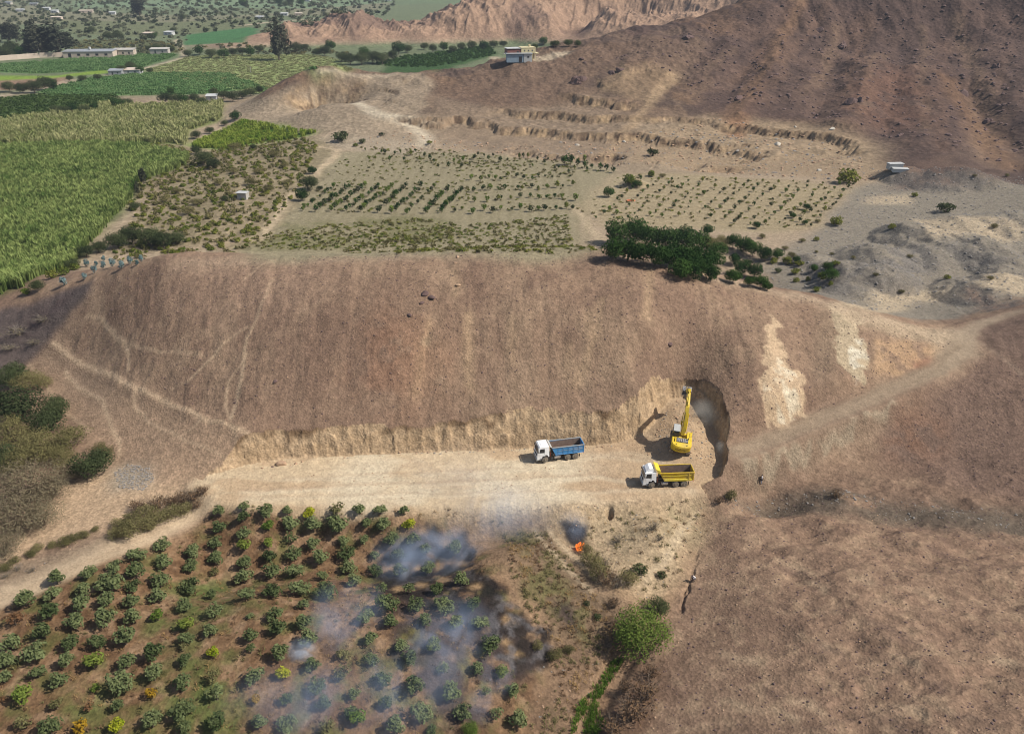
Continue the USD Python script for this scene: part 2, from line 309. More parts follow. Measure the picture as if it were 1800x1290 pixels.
def terrain(x, y, full=True):
    nb = sst(228, 258, y)
    z = np.where(nb < 1, near_h(np.clip(x, -228, 228), np.minimum(y, 272)), 0) * (1 - nb) + np.where(nb > 0, far_h(x, np.maximum(y, 222)), 0) * nb
    if not full: return z
    # far relief
    spur = sst(4, 16, z) * sst(330, 380, y) * (1 - sst(690, 740, y))
    big = sst(20, 40, z) * sst(330, 400, y) * (1 - sst(720, 760, y))
    z = z + spur * ((fb(x / 22, y / 30, 5, 3) - .5) * 3) - big * (ridged((x - 215) / (30 * np.clip((560 - y) / 110, .5, 2)) + 1.1 * fb(x / 50, y / 40, 3, 11), y / 200 + .8 * fb(x / 70, y / 60, 2, 13), 3, 9) - .4) * 2.8 + sst(8, 20, z) * sst(330, 400, y) * (1 - sst(720, 760, y)) * ((fb(x / 14, y / 18, 5, 21) - .5) * 4.0 + (ridged(x / 8 + y / 30, y / 12, 4, 23) - .5) * 1.5)
    for q, amp, w_ in RIDGES:
        qd, qa = poly_dist(q, x, y, 5 * w_); qd = qd + (fb(x / 20, y / 20, 4, 37) - .5) * w_ * 2.4
        z = z + .7 * amp * np.exp(-(qd / w_) ** 2) * sst(0, .6, qa) * (.1 + 1.6 * fb(x / 24, y / 24, 4, 39))
    rng_m = sst(780, 850, y) * (1 - sst(1300, 1400, y)) * sst(2, 14, z)
    rr = ridged(x / 62 + .5 * fb(x / 40, y / 40, 3, 5), y / 300 + x / 400, 3, 31)
    z = z + rng_m * ((rr - .5) * 12 + (ridged(x / 26 + y / 60, y / 70, 4, 33) - .5) * 8 + (ridged(x / 9 - y / 40, y / 16, 3, 35) - .5) * 4.5)
    # quarried benches at the foot of the spur and the hill
    qm = sst(395, 410, y) if False else np.zeros_like(z)
    xe = np.interp(y, [370, 420, 470], [1, 1, 1])
    zone = QUARRY(x, y)
    zz = z + (fb(x / 38, y / 30, 2, 41) - .5) * 5.0 + (fb(x / 7, y / 5, 4, 44) - .5) * 2.2 + .03 * x
    hb = 4.6; n = np.floor(zz / hb); f = zz / hb - n
    terr = hb * (n + sst(.68, .88, f) * .9 + f * .1) - (zz - z)
    zone = zone * (.35 + .65 * sst(-95, -50, x)); terr = np.minimum(terr, z + 1.6)
    z = z + zone * (terr - z) * .92 * sst(.36, .56, fb(x / 55, y / 40, 3, 47))
    # near relief: runnels down the main face, rubble
    face = sst(1.5, 5, z) * (1 - sst(225, 240, y)) * sst(112, 122, y)
    lx = x + .35 * np.clip(-(x + 20), 0, 60) / 60 * (y - 150) - .3 * np.clip(x - 35, 0, 40) / 40 * (y - 140)
    z = z - face * (ridged(lx / 9 + .6 * fb(x / 12, y / 12, 2, 52), y / 46, 2, 51) - .45) * .38 - face * (ridged(lx / 3.2 + .5 * fb(x / 5, y / 5, 2, 52), y / 24, 2, 53) - .45) * .2 + face * (fb(x / 2.2, y / 2.6, 3, 55) - .5) * .45
    z = z + (1 - nb) * (fb(x / 5, y / 5, 4, 61) - .5) * .35
    # near slope beyond the gully: low ribs running down it
    red = sst(28, 40, x) * (1 - sst(116, 126, y))
    z = z + red * ((fb(x / 7 + y / 15, y / 5 - x / 30, 5, 71) - .5) * 2.4 + (ridged(x / 9 + y / 30, y / 4 - x / 24, 3, 73) - .5) * .7)
    for (u, v, h, r) in MOUNDS_W:
        dd = np.hypot((x - u), (y - v) * .8) / r
        m = dd < 1.6
        if m.any(): z = z + np.where(m, 1.35 * h * np.clip(1.25 - dd - .35 * (fb(x / 4, y / 4, 3, int(u) % 50) - .5), 0, 1), 0)
    # bench scarp on the left foot
    bd, _ = poly_dist(BENCH, x, y)
    z = z + .2 * np.exp(-(bd / 1.0) ** 2)
    # road up to the saddle
    rd, ra = poly_dist(ROAD, x, y)
    zr = np.interp(ra, np.arange(len(ROAD)), ROAD[:, 2]) + (fb(x / 3, y / 3, 3, 66) - .5) * .25
    below = (y < np.interp(x, ROAD[:, 0], ROAD[:, 1])) & (x < 84)
    rd2 = np.where(below, rd * 1.2 - .5 + (fb(x / 6.5, y / 6.5, 3, 67) - .5) * 2.0, rd)
    wr = (1 - sst(2.2, 5.0, rd2)) * (1 - .55 * sst(6.5, 8.5, ra))
    z = z * (1 - wr) + zr * wr
    # gully and ditch
    gd, _ = poly_dist(GULLY, x, y); gd = gd + (fb(x / 1.8, y / 1.8, 3, 81) - .5) * 1.6
    z = z - .4 * (1 - sst(.05, .45, np.abs(gd))) * sst(.42, .6, fb(x / 4, y / 4, 2, 83))
    dd, _ = poly_dist(DITCH, x, y); z = z - .9 * (1 - sst(.6, 2.2, dd))
    pd = np.hypot((x - BENCHPIT[0]) / .7, (y - BENCHPIT[1]) / 1.2); z = z - 1.3 * (1 - sst(.55, 1.0, pd))
    # the cut
    inq = (x > QX + 1) & (x < QX + 148) & (y > QY + 1) & (y < QY + 60)
    if inq.any():
        xi, yi = x[inq], y[inq]; d = qsample(dist, xi, yi); bx, by = qsample(nbx, xi, yi), qsample(nby, xi, yi)
        front = by < np.interp(bx, front_line[:, 0], front_line[:, 1]) + 1.2
        s = bx * 1.0 + by * .8
        rib = (np.abs(((s + .5 * vn(s / 2.0, by * 0, 5)) / .62) % 1 - .5) * 2) ** 1.3
        d2 = d - .06 * rib * vn(s / 3.0, d / 1.2, 91) * sst(0, .5, d) - (fb(s / 1.5, d / .55, 4, 93) - .5) * .75 * sst(0, .6, d) - (vn(s / 9, d / 40, 95) - .5) * .8 * sst(0, .5, d)
        fz = floor_h(xi, yi) + (fb(xi / 1.6, yi / 1.6, 3, 97) - .5) * .22 + .5 * sst(1, 6, floor_h(xi, yi)) * (fb(xi / 1.0, yi / 1.0, 3, 98) - .5)
        cut = fz + (1.9 + 1.1 * sst(10, 19, xi)) * np.maximum(0, d2 - .3) + .55 * np.minimum(np.maximum(d, 0), .9)
        h = z[inq]
        back = np.minimum(h, cut)
        fr = fz * (1 - sst(0, 4, d)) + h * sst(0, 4, d)
        z[inq] = np.where(d < .05, fz, np.where(front, fr, back))
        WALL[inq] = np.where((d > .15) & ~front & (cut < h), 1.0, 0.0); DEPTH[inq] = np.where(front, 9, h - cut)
        FLOOR[inq] = np.where(front, 1 - sst(0, 3, d), (d < .3) * 1.0)
    return z
# ---------------------------------------------------------------- terrain: where photo points lie on it
TT = np.geomspace(60, 5000, 5000)
def hit(u, v, zf=None, dz=0.0):
    d = ray(u, v); d = d / np.linalg.norm(d)
    X, Y, Z = d[0] * TT, d[1] * TT, CAMZ + d[2] * TT
    g = (zf or ground)(X, Y) + dz
    k = np.nonzero(Z < g)[0]
    if not len(k): return np.array([X[-1], Y[-1], g[-1]])
    k = k[0]
    if k == 0: return np.array([X[0], Y[0], Z[0]])
    a = (Z[k - 1] - g[k - 1]) / ((Z[k - 1] - g[k - 1]) + (g[k] - Z[k]) + 1e-9); t = TT[k - 1] + a * (TT[k] - TT[k - 1])
    return np.array([d[0] * t, d[1] * t, CAMZ + d[2] * t])
RIDGES = []
coarse = lambda x, y: terrain(x, y, full=False)
QPOLY = [(430,200),(520,160),(570,142),(700,135),(745,150),(760,170),(840,185),(900,195),(1000,165),(1060,120),(1180,118),(1200,135),(1180,200),(1250,205),(1400,212),(1480,235),(1560,250),(1580,290),(1570,322),(1500,318),(1350,308),(1200,298),(1050,284),(900,270),(760,262),(600,248),(500,225)]
qp = np.array([hit(u, v, coarse)[:2] for u, v in QPOLY])
RX, RY, RR = -200.0, 330.0, 1.5
im = Image.new("L", (560, 230)); ImageDraw.Draw(im).polygon([((x - RX) / RR, (y - RY) / RR) for x, y in qp], fill=255)
qz = ndimage.gaussian_filter(np.asarray(im) / 255.0, 3.0)
def QUARRY(x, y): return ndimage.map_coordinates(qz, [(y - RY) / RR, (x - RX) / RR], order=1, mode="constant")
RIDGES = [(np.array([hit(u, v, coarse) for u, v in q]), a_, w_) for q, a_, w_ in [
 ([(1650,10),(1685,90),(1720,180),(1760,250),(1795,305)], -5, 9), ([(1385,5),(1330,85),(1275,170)], -4, 8), ([(1420,10),(1375,90),(1330,165),(1300,205)], 4, 9), ([(1500,25),(1470,110),(1440,200)], -3.5, 8), ([(1545,20),(1530,100),(1510,170),(1490,225)], 4, 10),
 ([(1590,30),(1580,130),(1560,230)], -3, 8), ([(1600,140),(1630,200),(1650,270)], 3.5, 12), ([(1730,30),(1770,120),(1810,220)], 4, 11), ([(1280,40),(1220,100),(1180,150)], -3, 7), ([(1180,60),(1120,110),(1080,150)], 3, 8), ([(1040,90),(1000,130),(960,170)], -2.5, 7), ([(930,100),(900,130),(870,165)], 2.5, 7)]]
MOUNDS_W = []
for (u, v, h, r) in MOUNDS:
    p = hit(u, v, coarse); MOUNDS_W.append((p[0], p[1], h, r))

# ---------------------------------------------------------------- terrain: one sheet of points, finer where it is seen close
rows = [48.0]
while rows[-1] < 3800:
    y = rows[-1]
    rows.append(y + (.34 if y < 112 else .15 if y < 139 else .26 if y < 166 else .9 if y < 232 else .0042 * y))
rows = np.array(rows)
hw = np.array([0.6 * depth((0, y, 0)) + 22 + .05 * max(0, y - 200) for y in rows])
s1 = np.r_[np.linspace(-1, -.62, 150)[:-1], np.linspace(-.62, .34, 640)[:-1], np.linspace(.34, 1, 260)]
SS = s1
X = hw[:, None] * SS[None, :]; Y = np.repeat(rows[:, None], len(SS), 1)
WALL, DEPTH, FLOOR = np.zeros(X.shape), np.full(X.shape, 9.0), np.zeros(X.shape)
Z = terrain(X, Y)
ny, nx = X.shape
def ground(x, y):                           # height of the finished sheet
    x, y = np.asarray(x, float), np.asarray(y, float)
    r = np.interp(y, rows, np.arange(ny)); w = np.interp(y, rows, hw); c = np.interp(x / w, SS, np.arange(nx))
    return ndimage.map_coordinates(Z, [np.atleast_1d(r).ravel(), np.atleast_1d(c).ravel()], order=1, mode="nearest").reshape(np.atleast_1d(r).shape)
def gz(x, y): return float(ground(np.array([x]), np.array([y]))[0])
def at(u, v): return hit(u, v)

# ---------------------------------------------------------------- terrain: colours of the earth itself, laid out on the map
NX0, NY0, NR = -175.0, 46.0, 0.3
FX0, FY0, FR = -900.0, 225.0, 2.0
def raster(polys, fx0, fy0, r, w, h, blur, line=None):
    im = Image.new("L", (w, h)); dr = ImageDraw.Draw(im)
    for pl in polys:
        q = [((x - fx0) / r, (y - fy0) / r) for x, y in pl]
        if line: dr.line(q, fill=255, width=max(1, int(round(line / r))), joint="curve")
        else: dr.polygon(q, fill=255)
    return ndimage.gaussian_filter(np.asarray(im) / 255.0, blur / r)
TINT = np.zeros((ny, nx, 3))
nearrow = int(np.searchsorted(rows, 262)); farrow = int(np.searchsorted(rows, 228))
def apply(mask, col, a, sl):
    TINT[sl] = TINT[sl] * (1 - (mask * a)[..., None]) + np.asarray(col)[None, None] * (mask * a)[..., None]
def paint(pix, col, a=1.0, soft=1.0, wob=1.5, wobs=5.0, line=None, gap=None, holes=0.0, seed=0):
    """lays a colour on the ground inside a patch (or along a line) whose corners are the photo points pix."""
    pts = np.array([at(u, v)[:2] for u, v in pix])
    m_ = (line or 0) + soft * 3 + wob * 2 + 1
    x0, y0, x1, y1 = pts[:, 0].min() - m_, pts[:, 1].min() - m_, pts[:, 0].max() + m_, pts[:, 1].max() + m_
    x0, x1 = max(x0, -1400), min(x1, 1400)
    r = float(np.clip(max(x1 - x0, y1 - y0) / 900, .2 if y0 < 240 else .8, 4))
    w, h = int((x1 - x0) / r) + 2, int((y1 - y0) / r) + 2
    m = raster([pts], x0, y0, r, w, h, soft, line)
    j0, j1 = np.searchsorted(rows, [y0, y1])
    if j1 - j0 < 2: return
    e = [x0 / hw[j0:j1].min(), x0 / hw[j0:j1].max(), x1 / hw[j0:j1].min(), x1 / hw[j0:j1].max()]
    i0, i1 = np.searchsorted(SS, [min(e), max(e)])
    if i1 - i0 < 2: return
    sl = (slice(j0, j1), slice(i0, i1))
    x, y = X[sl], Y[sl]
    wx = (fb(x / wobs, y / wobs, 3, 101 + seed) - .5) * 2 * wob; wy = (fb(x / wobs, y / wobs, 3, 131 + seed) - .5) * 2 * wob
    k = ndimage.map_coordinates(m, [(y + wy - y0) / r, (x + wx - x0) / r], order=1, mode="constant")
    if holes: k = k * sst(holes - .14, holes + .14, fb(x / (wobs * .6), y / (wobs * .6), 4, 171 + seed))
    apply(k, col, a, sl)
al = slice(0, ny); yy, xx, zz = Y, X, Z
# the base: brown hill rubble near, dry soil on the flats, farther the purple-brown hill, the orange range and the valley's scrub
n1, n2, n3 = fb(X / 16, Y / 16, 5, 201), fb(X / 4, Y / 4, 4, 205), fb(X / 45, Y / 45, 4, 209)
TINT[:] = np.array(S(148, 120, 99))
apply(sst(.45, .62, n1), S(130, 104, 87), .8, al)
apply(sst(.52, .7, n2), S(162, 134, 110), .5, al)
lx = X + .35 * np.clip(-(X + 20), 0, 60) / 60 * (Y - 150) - .3 * np.clip(X - 35, 0, 40) / 40 * (Y - 140)
st = fb(lx / 5, Y / 30, 3, 215)
facem = sst(1.5, 4, Z) * sst(112, 120, Y) * (1 - sst(215, 235, Y))
apply(facem * sst(.52, .68, st), S(166, 138, 113), .35, al)
apply(facem * sst(.45, .62, fb(X / 26, Y / 18, 3, 217)), S(128, 101, 85), .5, al)
apply(facem * sst(.55, .70, fb(lx / 7, Y / 40, 3, 219)), S(126, 100, 85), .28, al)
apply(sst(200, 232, Y), S(170, 148, 124), 1, al)                                   # flats behind
behind = sst(212, 236, Y) * sst(10, 45, X) * (1 - sst(330, 350, Y))
apply(sst(225, 250, Y) * sst(.4, .6, n3), S(146, 126, 104), .6, al)
hillm = sst(3, 9, Z) * sst(320, 370, Y) * (1 - sst(690, 740, Y))
apply(hillm, S(122, 99, 82), 1, al)
bigm = sst(24, 40, Z + (n1 - .5) * 22) * sst(320, 380, Y) * (1 - sst(690, 740, Y))
apply(bigm, S(92, 72, 65), .92, al)
apply(hillm * sst(.5, .66, fb((X + .55 * Y) / 20, (Y - .3 * X) / 110, 4, 221)), S(128, 98, 76), .5, al)
apply(hillm * sst(.54, .66, fb(X / 12, Y / 14, 4, 225)), S(78, 64, 60), .6, al)
rngm = sst(-1, 4, Z) * sst(760, 800, Y) * (1 - sst(1250, 1350, Y))
# the valley
val = sst(520, 580, Y) * (1 - sst(-1.5, 1.5, Z))
apply(np.maximum(val, sst(1250, 1330, Y)), S(112, 118, 88), 1, al)
apply(sst(1000, 1100, Y) * (1 - sst(-1, 2, Z)) * sst(.5, .6, fb(X / 190, Y / 260, 3, 231)), S(110, 122, 90), .7, al)
apply(sst(900, 1000, Y) * (1 - sst(-1, 2, Z)) * sst(.55, .65, fb(X / 150, Y / 220, 4, 235)), S(140, 128, 104), .6, al)
apply(rngm, S(160, 129, 107), 1, al)
apply(rngm * sst(.48, .62, fb(X / 30, Y / 40, 4, 241)), S(118, 94, 82), .75, al)
apply(rngm * sst(20, 40, X * .1 + (n1 - .5) * 40) , S(150, 126, 112), .5, al)
# near patches -----------------------------------------------------------------
RED = [(1205,860),(1260,900),(1235,985),(1205,1050),(1180,1110),(1150,1180),(1110,1240),(1090,1330),(2050,1330),(2050,925),(1800,925),(1600,905),(1420,885),(1320,868)]
paint(RED, S(150, 121, 100), .9, 1.2, 1.5)
paint(RED, S(136, 108, 90), .6, 1.0, 3, 6, holes=.52)
paint(RED, S(178, 149, 121), .5, .5, 2.5, 2.4, holes=.6, seed=9)
paint(RED, S(120, 95, 80), .5, .5, 2.5, 3.4, holes=.58, seed=21)
for k in range(26):
    u0, v0 = rng.uniform(1260, 1760), rng.uniform(930, 1270); ln = rng.uniform(25, 80); paint([(u0, v0), (u0 + ln * .5, v0 + ln * .16 + rng.normal() * 4), (u0 + ln, v0 + ln * .4)], [S(192, 164, 134), S(108, 86, 76)][k % 2], .6, .35, .9, 3, line=rng.uniform(.5, 1.3))
paint([(1280,858),(1420,860),(1600,880),(1810,895),(2050,920),(2050,980),(1800,945),(1600,925),(1450,905),(1300,890)], S(100, 88, 76), .92, 1.5, 2.5, 5, holes=.33)
paint([(1555,735),(1650,690),(1720,640),(1780,620),(2000,640),(2000,880),(1800,880),(1650,840),(1540,790)], S(126, 101, 87), .95, 1.5, 2, 5)
paint([(1555,735),(1640,720),(1660,800),(1560,800)], S(146, 106, 82), .6, 2.5, 2, 4, holes=.45)
paint([(1700,570),(1800,535),(1950,500),(1950,640),(1760,620)], S(122, 98, 86), .85, 2, 2, 5)
# flats round the orchard and the waste ground by the fire
paint([(-200,960),(-60,1010),(0,1060),(380,900),(740,890),(1000,880),(1230,868),(1250,905),(1225,985),(1195,1050),(1150,1110),(1090,1190),(1020,1320),(-200,1330)], S(160, 128, 100), 1, 1.0, 1)
ORCH = [(-150,1120),(0,1068),(200,985),(330,945),(372,905),(420,892),(560,893),(730,895),(800,925),(860,990),(900,1060),(930,1150),(960,1230),(980,1330),(-150,1330)]
paint(ORCH, S(130, 100, 74), .95, .8, 1, 3)
paint(ORCH, S(104, 76, 54), .75, .8, 2, 3, holes=.5)
paint(ORCH, S(168, 136, 108), .6, .8, 2, 3, holes=.62, seed=4)
paint(ORCH, S(96, 98, 54), .7, .8, 2, 4, holes=.6, seed=5)
for q in ([(300,1030),(400,1000),(420,1080),(340,1100)],[(260,1080),(340,1080),(340,1130),(250,1120)],[(300,1150),(420,1170),(420,1290),(270,1290)],[(120,1190),(200,1195),(190,1260),(110,1250)]):
    paint(q, S(98, 108, 58), .75, 1.2, 2, 3, holes=.42)
paint([(730,888),(1000,880),(1240,868),(1250,900),(1225,990),(1160,1060),(1040,1000),(940,930),(780,905)], S(182, 157, 126), .9, 1.5, 2.5, 5)
paint([(1000,985),(1110,1060),(1050,1100),(960,1000),(880,930),(960,925)], S(142, 119, 97), .85, 1.5, 2, 4)
paint([(880,935),(960,930),(1060,1060),(1100,1100),(1040,1180),(960,1130),(920,1040)], S(118, 96, 76), .85, 1.5, 2, 4)
paint([(885,940),(925,935),(1000,1040),(1060,1120),(1060,1160),(960,1080)], S(104, 100, 60), .75, 1.2, 3, 3, holes=.46)
paint([(980,1130),(1060,1150),(1010,1330),(930,1330)], S(118, 94, 76), .75, 1.5, 3, 4)
paint([(1130,1150),(1180,1170),(1150,1250),(1100,1320),(1050,1320),(1080,1220)], S(104, 78, 62), .8, 1.5, 3, 4)
for q in ([(1080,915),(1130,920),(1125,950),(1085,945)],[(1150,880),(1240,890),(1235,950),(1170,930)],[(1030,930),(1060,940),(1090,985),(1050,970)]):
    paint(q, S(140, 128, 98), .7, 2, 2.5, 3, holes=.45)
# burnt ground, with unburnt straw round the trunks
BURN = [(655,1000),(690,962),(700,938),(765,930),(800,932),(832,955),(846,1000),(870,1018),(898,1040),(905,1080),(940,1090),(962,1110),(985,1130),(960,1165),(905,1185),(870,1150),(845,1120),(800,1085),(740,1060),(690,1050),(655,1030)]
paint(BURN, S(34, 31, 32), .93, .4, 2.2, 2.6, holes=.3)
paint([(640,1060),(760,1060),(880,1100),(960,1150),(900,1200),(890,1260),(800,1280),(740,1240),(700,1180),(640,1110)], S(74, 62, 58), .85, 1.5, 2.5, 3, holes=.48)
paint([(480,1115),(560,1105),(640,1050),(660,1100),(560,1160),(490,1160)], S(92, 76, 70), .7, 1.5, 2.5, 3, holes=.45)
paint([(985,918),(1008,912),(1030,918),(1030,945),(1022,962),(1008,958),(990,935)], S(26, 24, 28), .95, .3, .8, 2)
paint([(980,1060),(1005,1062),(1010,1090),(1025,1108),(1000,1110),(985,1085)], S(60, 52, 52), .9, .6, .8, 2)
paint([(1065,1090),(1110,1060),(1125,1160),(1080,1150)], S(78, 58, 48), .6, 1.5, 1, 3)
for (u, v) in [(735,1000),(770,995),(690,1000),(700,1035),(740,1028),(780,1020),(835,1030),(655,1060),(680,1068),(890,1130),(905,1150),(895,1092),(785,955),(745,932),(812,990)]:
    paint([(u - 11, v), (u, v - 7), (u + 11, v), (u + 3, v + 7)], S(182, 146, 108), .9, .35, .6, 2)
# lighter worn soil along the track, the yard west of the hill
paint([(372,838),(400,822),(360,800),(260,808),(210,812),(130,838),(100,870),(40,930),(-40,960),(-150,990),(-150,1010),(0,1000),(90,960),(200,930),(300,890),(370,862)], S(188, 158, 128), .95, 1.2, 1.5)
paint([(45,645),(95,602),(180,645),(300,705),(440,765),(395,820),(385,838),(300,852),(215,812),(120,735)], S(168, 138, 113), .9, 1.2, 1.5)
paint([(190,818),(270,818),(275,850),(200,862)], S(162, 148, 130), .7, 1.2, 1.5, 3)
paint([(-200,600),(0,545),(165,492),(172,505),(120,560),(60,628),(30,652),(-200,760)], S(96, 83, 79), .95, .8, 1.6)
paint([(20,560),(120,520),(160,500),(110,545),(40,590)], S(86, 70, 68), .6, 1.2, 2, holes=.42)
ROADL = [(-150,1095),(0,1050),(120,1000),(250,940),(330,900),(385,860),(470,850)]
paint(ROADL, S(198, 172, 142), .95, .6, .8, 4, line=5.6)
paint([(-60,1072),(60,1030),(180,978),(300,918)], S(178, 148, 120), .5, .5, .5, 4, line=.9)
paint([(-150,1035),(0,1000),(150,950),(280,900),(350,860),(365,872),(300,918),(180,965),(60,1015),(-60,1050)], S(150, 128, 106), .75, .8, 1.5, 3)
# footpaths on the hill
PATHS = [([(92,604),(150,640),(222,674),(300,706),(362,735),(440,764)], .9), ([(480,490),(470,520),(450,560),(437,590),(430,630),(424,670),(416,705),(408,735)], .8),
 ([(437,572),(400,600),(360,640),(330,670),(305,678)], .55), ([(150,555),(182,558),(190,575),(218,598),(228,620),(226,652)], .7), ([(230,605),(290,618),(360,624)], .4),
 ([(118,650),(150,685),(182,705),(196,740),(210,780),(212,800)], .8), ([(240,680),(240,712),(262,740),(310,765),(360,785),(400,805)], .6), ([(410,742),(420,775),(424,785)], .5),
 ([(432,628),(405,670),(400,710),(405,735)], .45), ([(50,640),(75,668),(120,725),(160,760)], .6), ([(320,764),(355,735)],.5), ([(500,455),(470,462),(430,490)], .5)]
for q, w in PATHS: paint(q, S(206, 176, 144), .62, .18, .5, 4, line=w * .8)
for q, w in [([(828,548),(826,590),(824,640),(832,690)], 1.1), ([(800,475),(806,500),(800,520)], .9), ([(1140,455),(1142,500),(1138,560)], 1.0), ([(1035,540),(1030,590)], .6), ([(1000,600),(995,660)], .7), ([(760,560),(745,640),(730,700)], 1.2), ([(1060,520),(1040,600),(1010,680)], .8), ([(900,560),(905,640)], .6)]:
    paint(q, S(192, 160, 126), .7, .6, .8, 4, line=w)
for q in ([(640,560),(780,560),(790,640),(760,720),(640,720)],): paint(q, S(150, 108, 84), .5, 4, 2, 5, holes=.45)
paint([(270,470),(430,455),(600,455),(600,520),(450,560),(300,540)], S(166, 136, 114), .5, 4, 3)
# pale scars on the right end of the hill
paint([(1345,555),(1362,552),(1372,590),(1395,640),(1420,690),(1425,730),(1390,745),(1352,748),(1340,690),(1338,640),(1352,600)], S(200, 170, 138), .9, .2, 2.4, 2.4)
paint([(1362,620),(1385,640),(1410,700),(1400,735),(1365,740),(1345,690)], S(224, 204, 176), .85, .2, 2.4, 2.2, holes=.5)
paint([(1470,545),(1500,545),(1515,580),(1530,650),(1500,660),(1470,630)], S(192, 170, 140), .85, .2, 2.2, 2.4)
paint([(1485,600),(1515,595),(1525,645),(1500,655)], S(226, 210, 186), .85, .2, 2, 2, holes=.48)
paint([(1545,600),(1600,595),(1660,610),(1650,640),(1580,655),(1530,650)], S(188, 152, 118), .75, .5, 1.6, 2.5, holes=.38)
paint([(1600,640),(1640,625),(1665,625),(1650,645),(1610,655)], S(146, 100, 80), .7, .6, 1, 3)
paint([(1480,540),(1560,560),(1640,580),(1690,580),(1690,600),(1600,595),(1500,565)], S(184, 160, 132), .8, 1.2, 1.4, 4)
paint([(1450,545),(1475,548),(1465,640),(1440,700),(1430,660)], S(128, 112, 92), .5, 1.5, 1.5, 4)
# the climbing road and its bank
paint([(1286,797),(1340,779),(1400,756),(1470,724),(1560,688),(1640,650),(1682,622),(1703,600),(1703,584)], S(170, 147, 123), .8, .6, .8, 4, line=3.8)
paint([(1703,600),(1703,584),(1722,570),(1760,559),(1800,549)], S(170, 148, 125), .75, .6, .6, 4, line=2.8)
paint([(1470,545),(1560,528),(1640,512),(1700,504),(1740,498)], S(178, 156, 130), .75, .6, .6, 4, line=3.0)
paint([(1560,545),(1640,535),(1700,540),(1690,560),(1620,562)], S(122, 108, 96), .6, .8, 1.5, 3, holes=.42)
paint([(1690,600),(1720,600),(1800,660)], S(176, 150, 128), .6, .4, .5, 4, line=.7)
paint([(1300,815),(1400,778),(1480,745),(1560,712),(1600,712),(1560,740),(1500,790),(1420,815),(1320,838)], S(158, 134, 112), .6, .8, 1.5, 3)
for q in ([(1345,795),(1395,782),(1425,768),(1420,805),(1370,815),(1345,818)],[(1440,778),(1490,745),(1505,735),(1500,765),(1470,790),(1445,800)],[(1305,805),(1335,800),(1330,828),(1310,830)],[(1515,725),(1580,705),(1570,722),(1520,738)]):
    paint(q, S(172, 152, 128), .8, .25, 1.2, 2)
for q in ([(940,930),(985,985),(1040,1040)],[(962,925),(1005,975),(1062,1030)],[(1165,1000),(1205,930),(1225,900)],[(1130,1020),(1180,960),(1200,920)]): paint(q, S(196, 172, 142), .7, .3, .5, 3, line=.8)
for q in ([(948,928),(992,983),(1046,1036)],[(956,926),(999,979),(1054,1032)]): paint(q, S(112, 92, 74), .5, .3, .4, 3, line=.5)
paint([(1610,585),(1680,576),(1715,572),(1735,600),(1715,625),(1690,645),(1640,668),(1610,655),(1655,625)], S(170, 148, 124), .6, 1.2, 2, 4)
paint([(1725,568),(1800,538),(1830,530),(1830,640),(1760,625),(1735,600)], S(120, 97, 84), .8, 1.0, 2, 4)
paint([(1703,584),(1722,568),(1760,556),(1800,545)], S(164, 142, 120), .7, .5, .5, 4, line=2.4)
for o_ in (-9, 4): paint([(1310,791 + o_),(1400,756 + o_),(1480,722 + o_),(1560,688 + o_),(1640,648 + o_),(1690,606)], S(146, 124, 102), .55, .3, .4, 4, line=.7)
paint([(1080,446),(1200,474),(1300,500),(1400,519),(1500,552),(1600,577)], S(182, 157, 131), .65, 1.2, 1.2, 4, line=4.5)
paint([(1000,445),(700,450),(440,460),(300,465)], S(172, 146, 122), .55, 1.2, 1.2, 4, line=4.5)
# tyre tracks on the quarry floor
TRK = [([(420,862),(700,850),(900,842),(1060,835),(1120,846)], 1.2), ([(420,874),(700,868),(1000,862),(1220,858)], 1.0), ([(930,815),(1060,800),(1160,806),(1215,825)], 1.0), ([(980,800),(1100,792),(1150,800)], .8), ([(500,840),(800,828),(930,822)], 1.0)]
# ground behind the hill
fpaint = paint
gravel = [(1330,480),(1440,400),(1500,330),(1560,310),(1800,300),(2000,300),(2000,560),(1800,520),(1600,560),(1480,530)]
paint(gravel, S(140, 129, 115), .9, 2, 3); 
for q in ([(1480,540),(1540,515),(1640,505),(1690,505),(1700,512),(1600,530),(1530,548)],[(1590,385),(1740,380),(1800,392),(1800,420),(1640,420)],[(1530,345),(1600,340),(1600,360),(1520,358)],[(1710,490),(1800,485),(1800,520),(1740,510)]):
    paint(q, S(190, 168, 140), .8, 1.2, 2, 5)
for q in ([(1500,460),(1600,430),(1660,450),(1640,480),(1500,500)],[(1560,310),(1700,305),(1700,330),(1570,335)],[(1660,420),(1720,430),(1780,460),(1700,470)],[(1450,495),(1530,470),(1540,500),(1470,525)]):
    paint(q, S(120, 112, 106), .8, 2, 3, 5, holes=.4)
paint([(1690,505),(1720,500),(1790,535),(1770,545)], S(132, 106, 92), .8, 1, 1.5, 4)
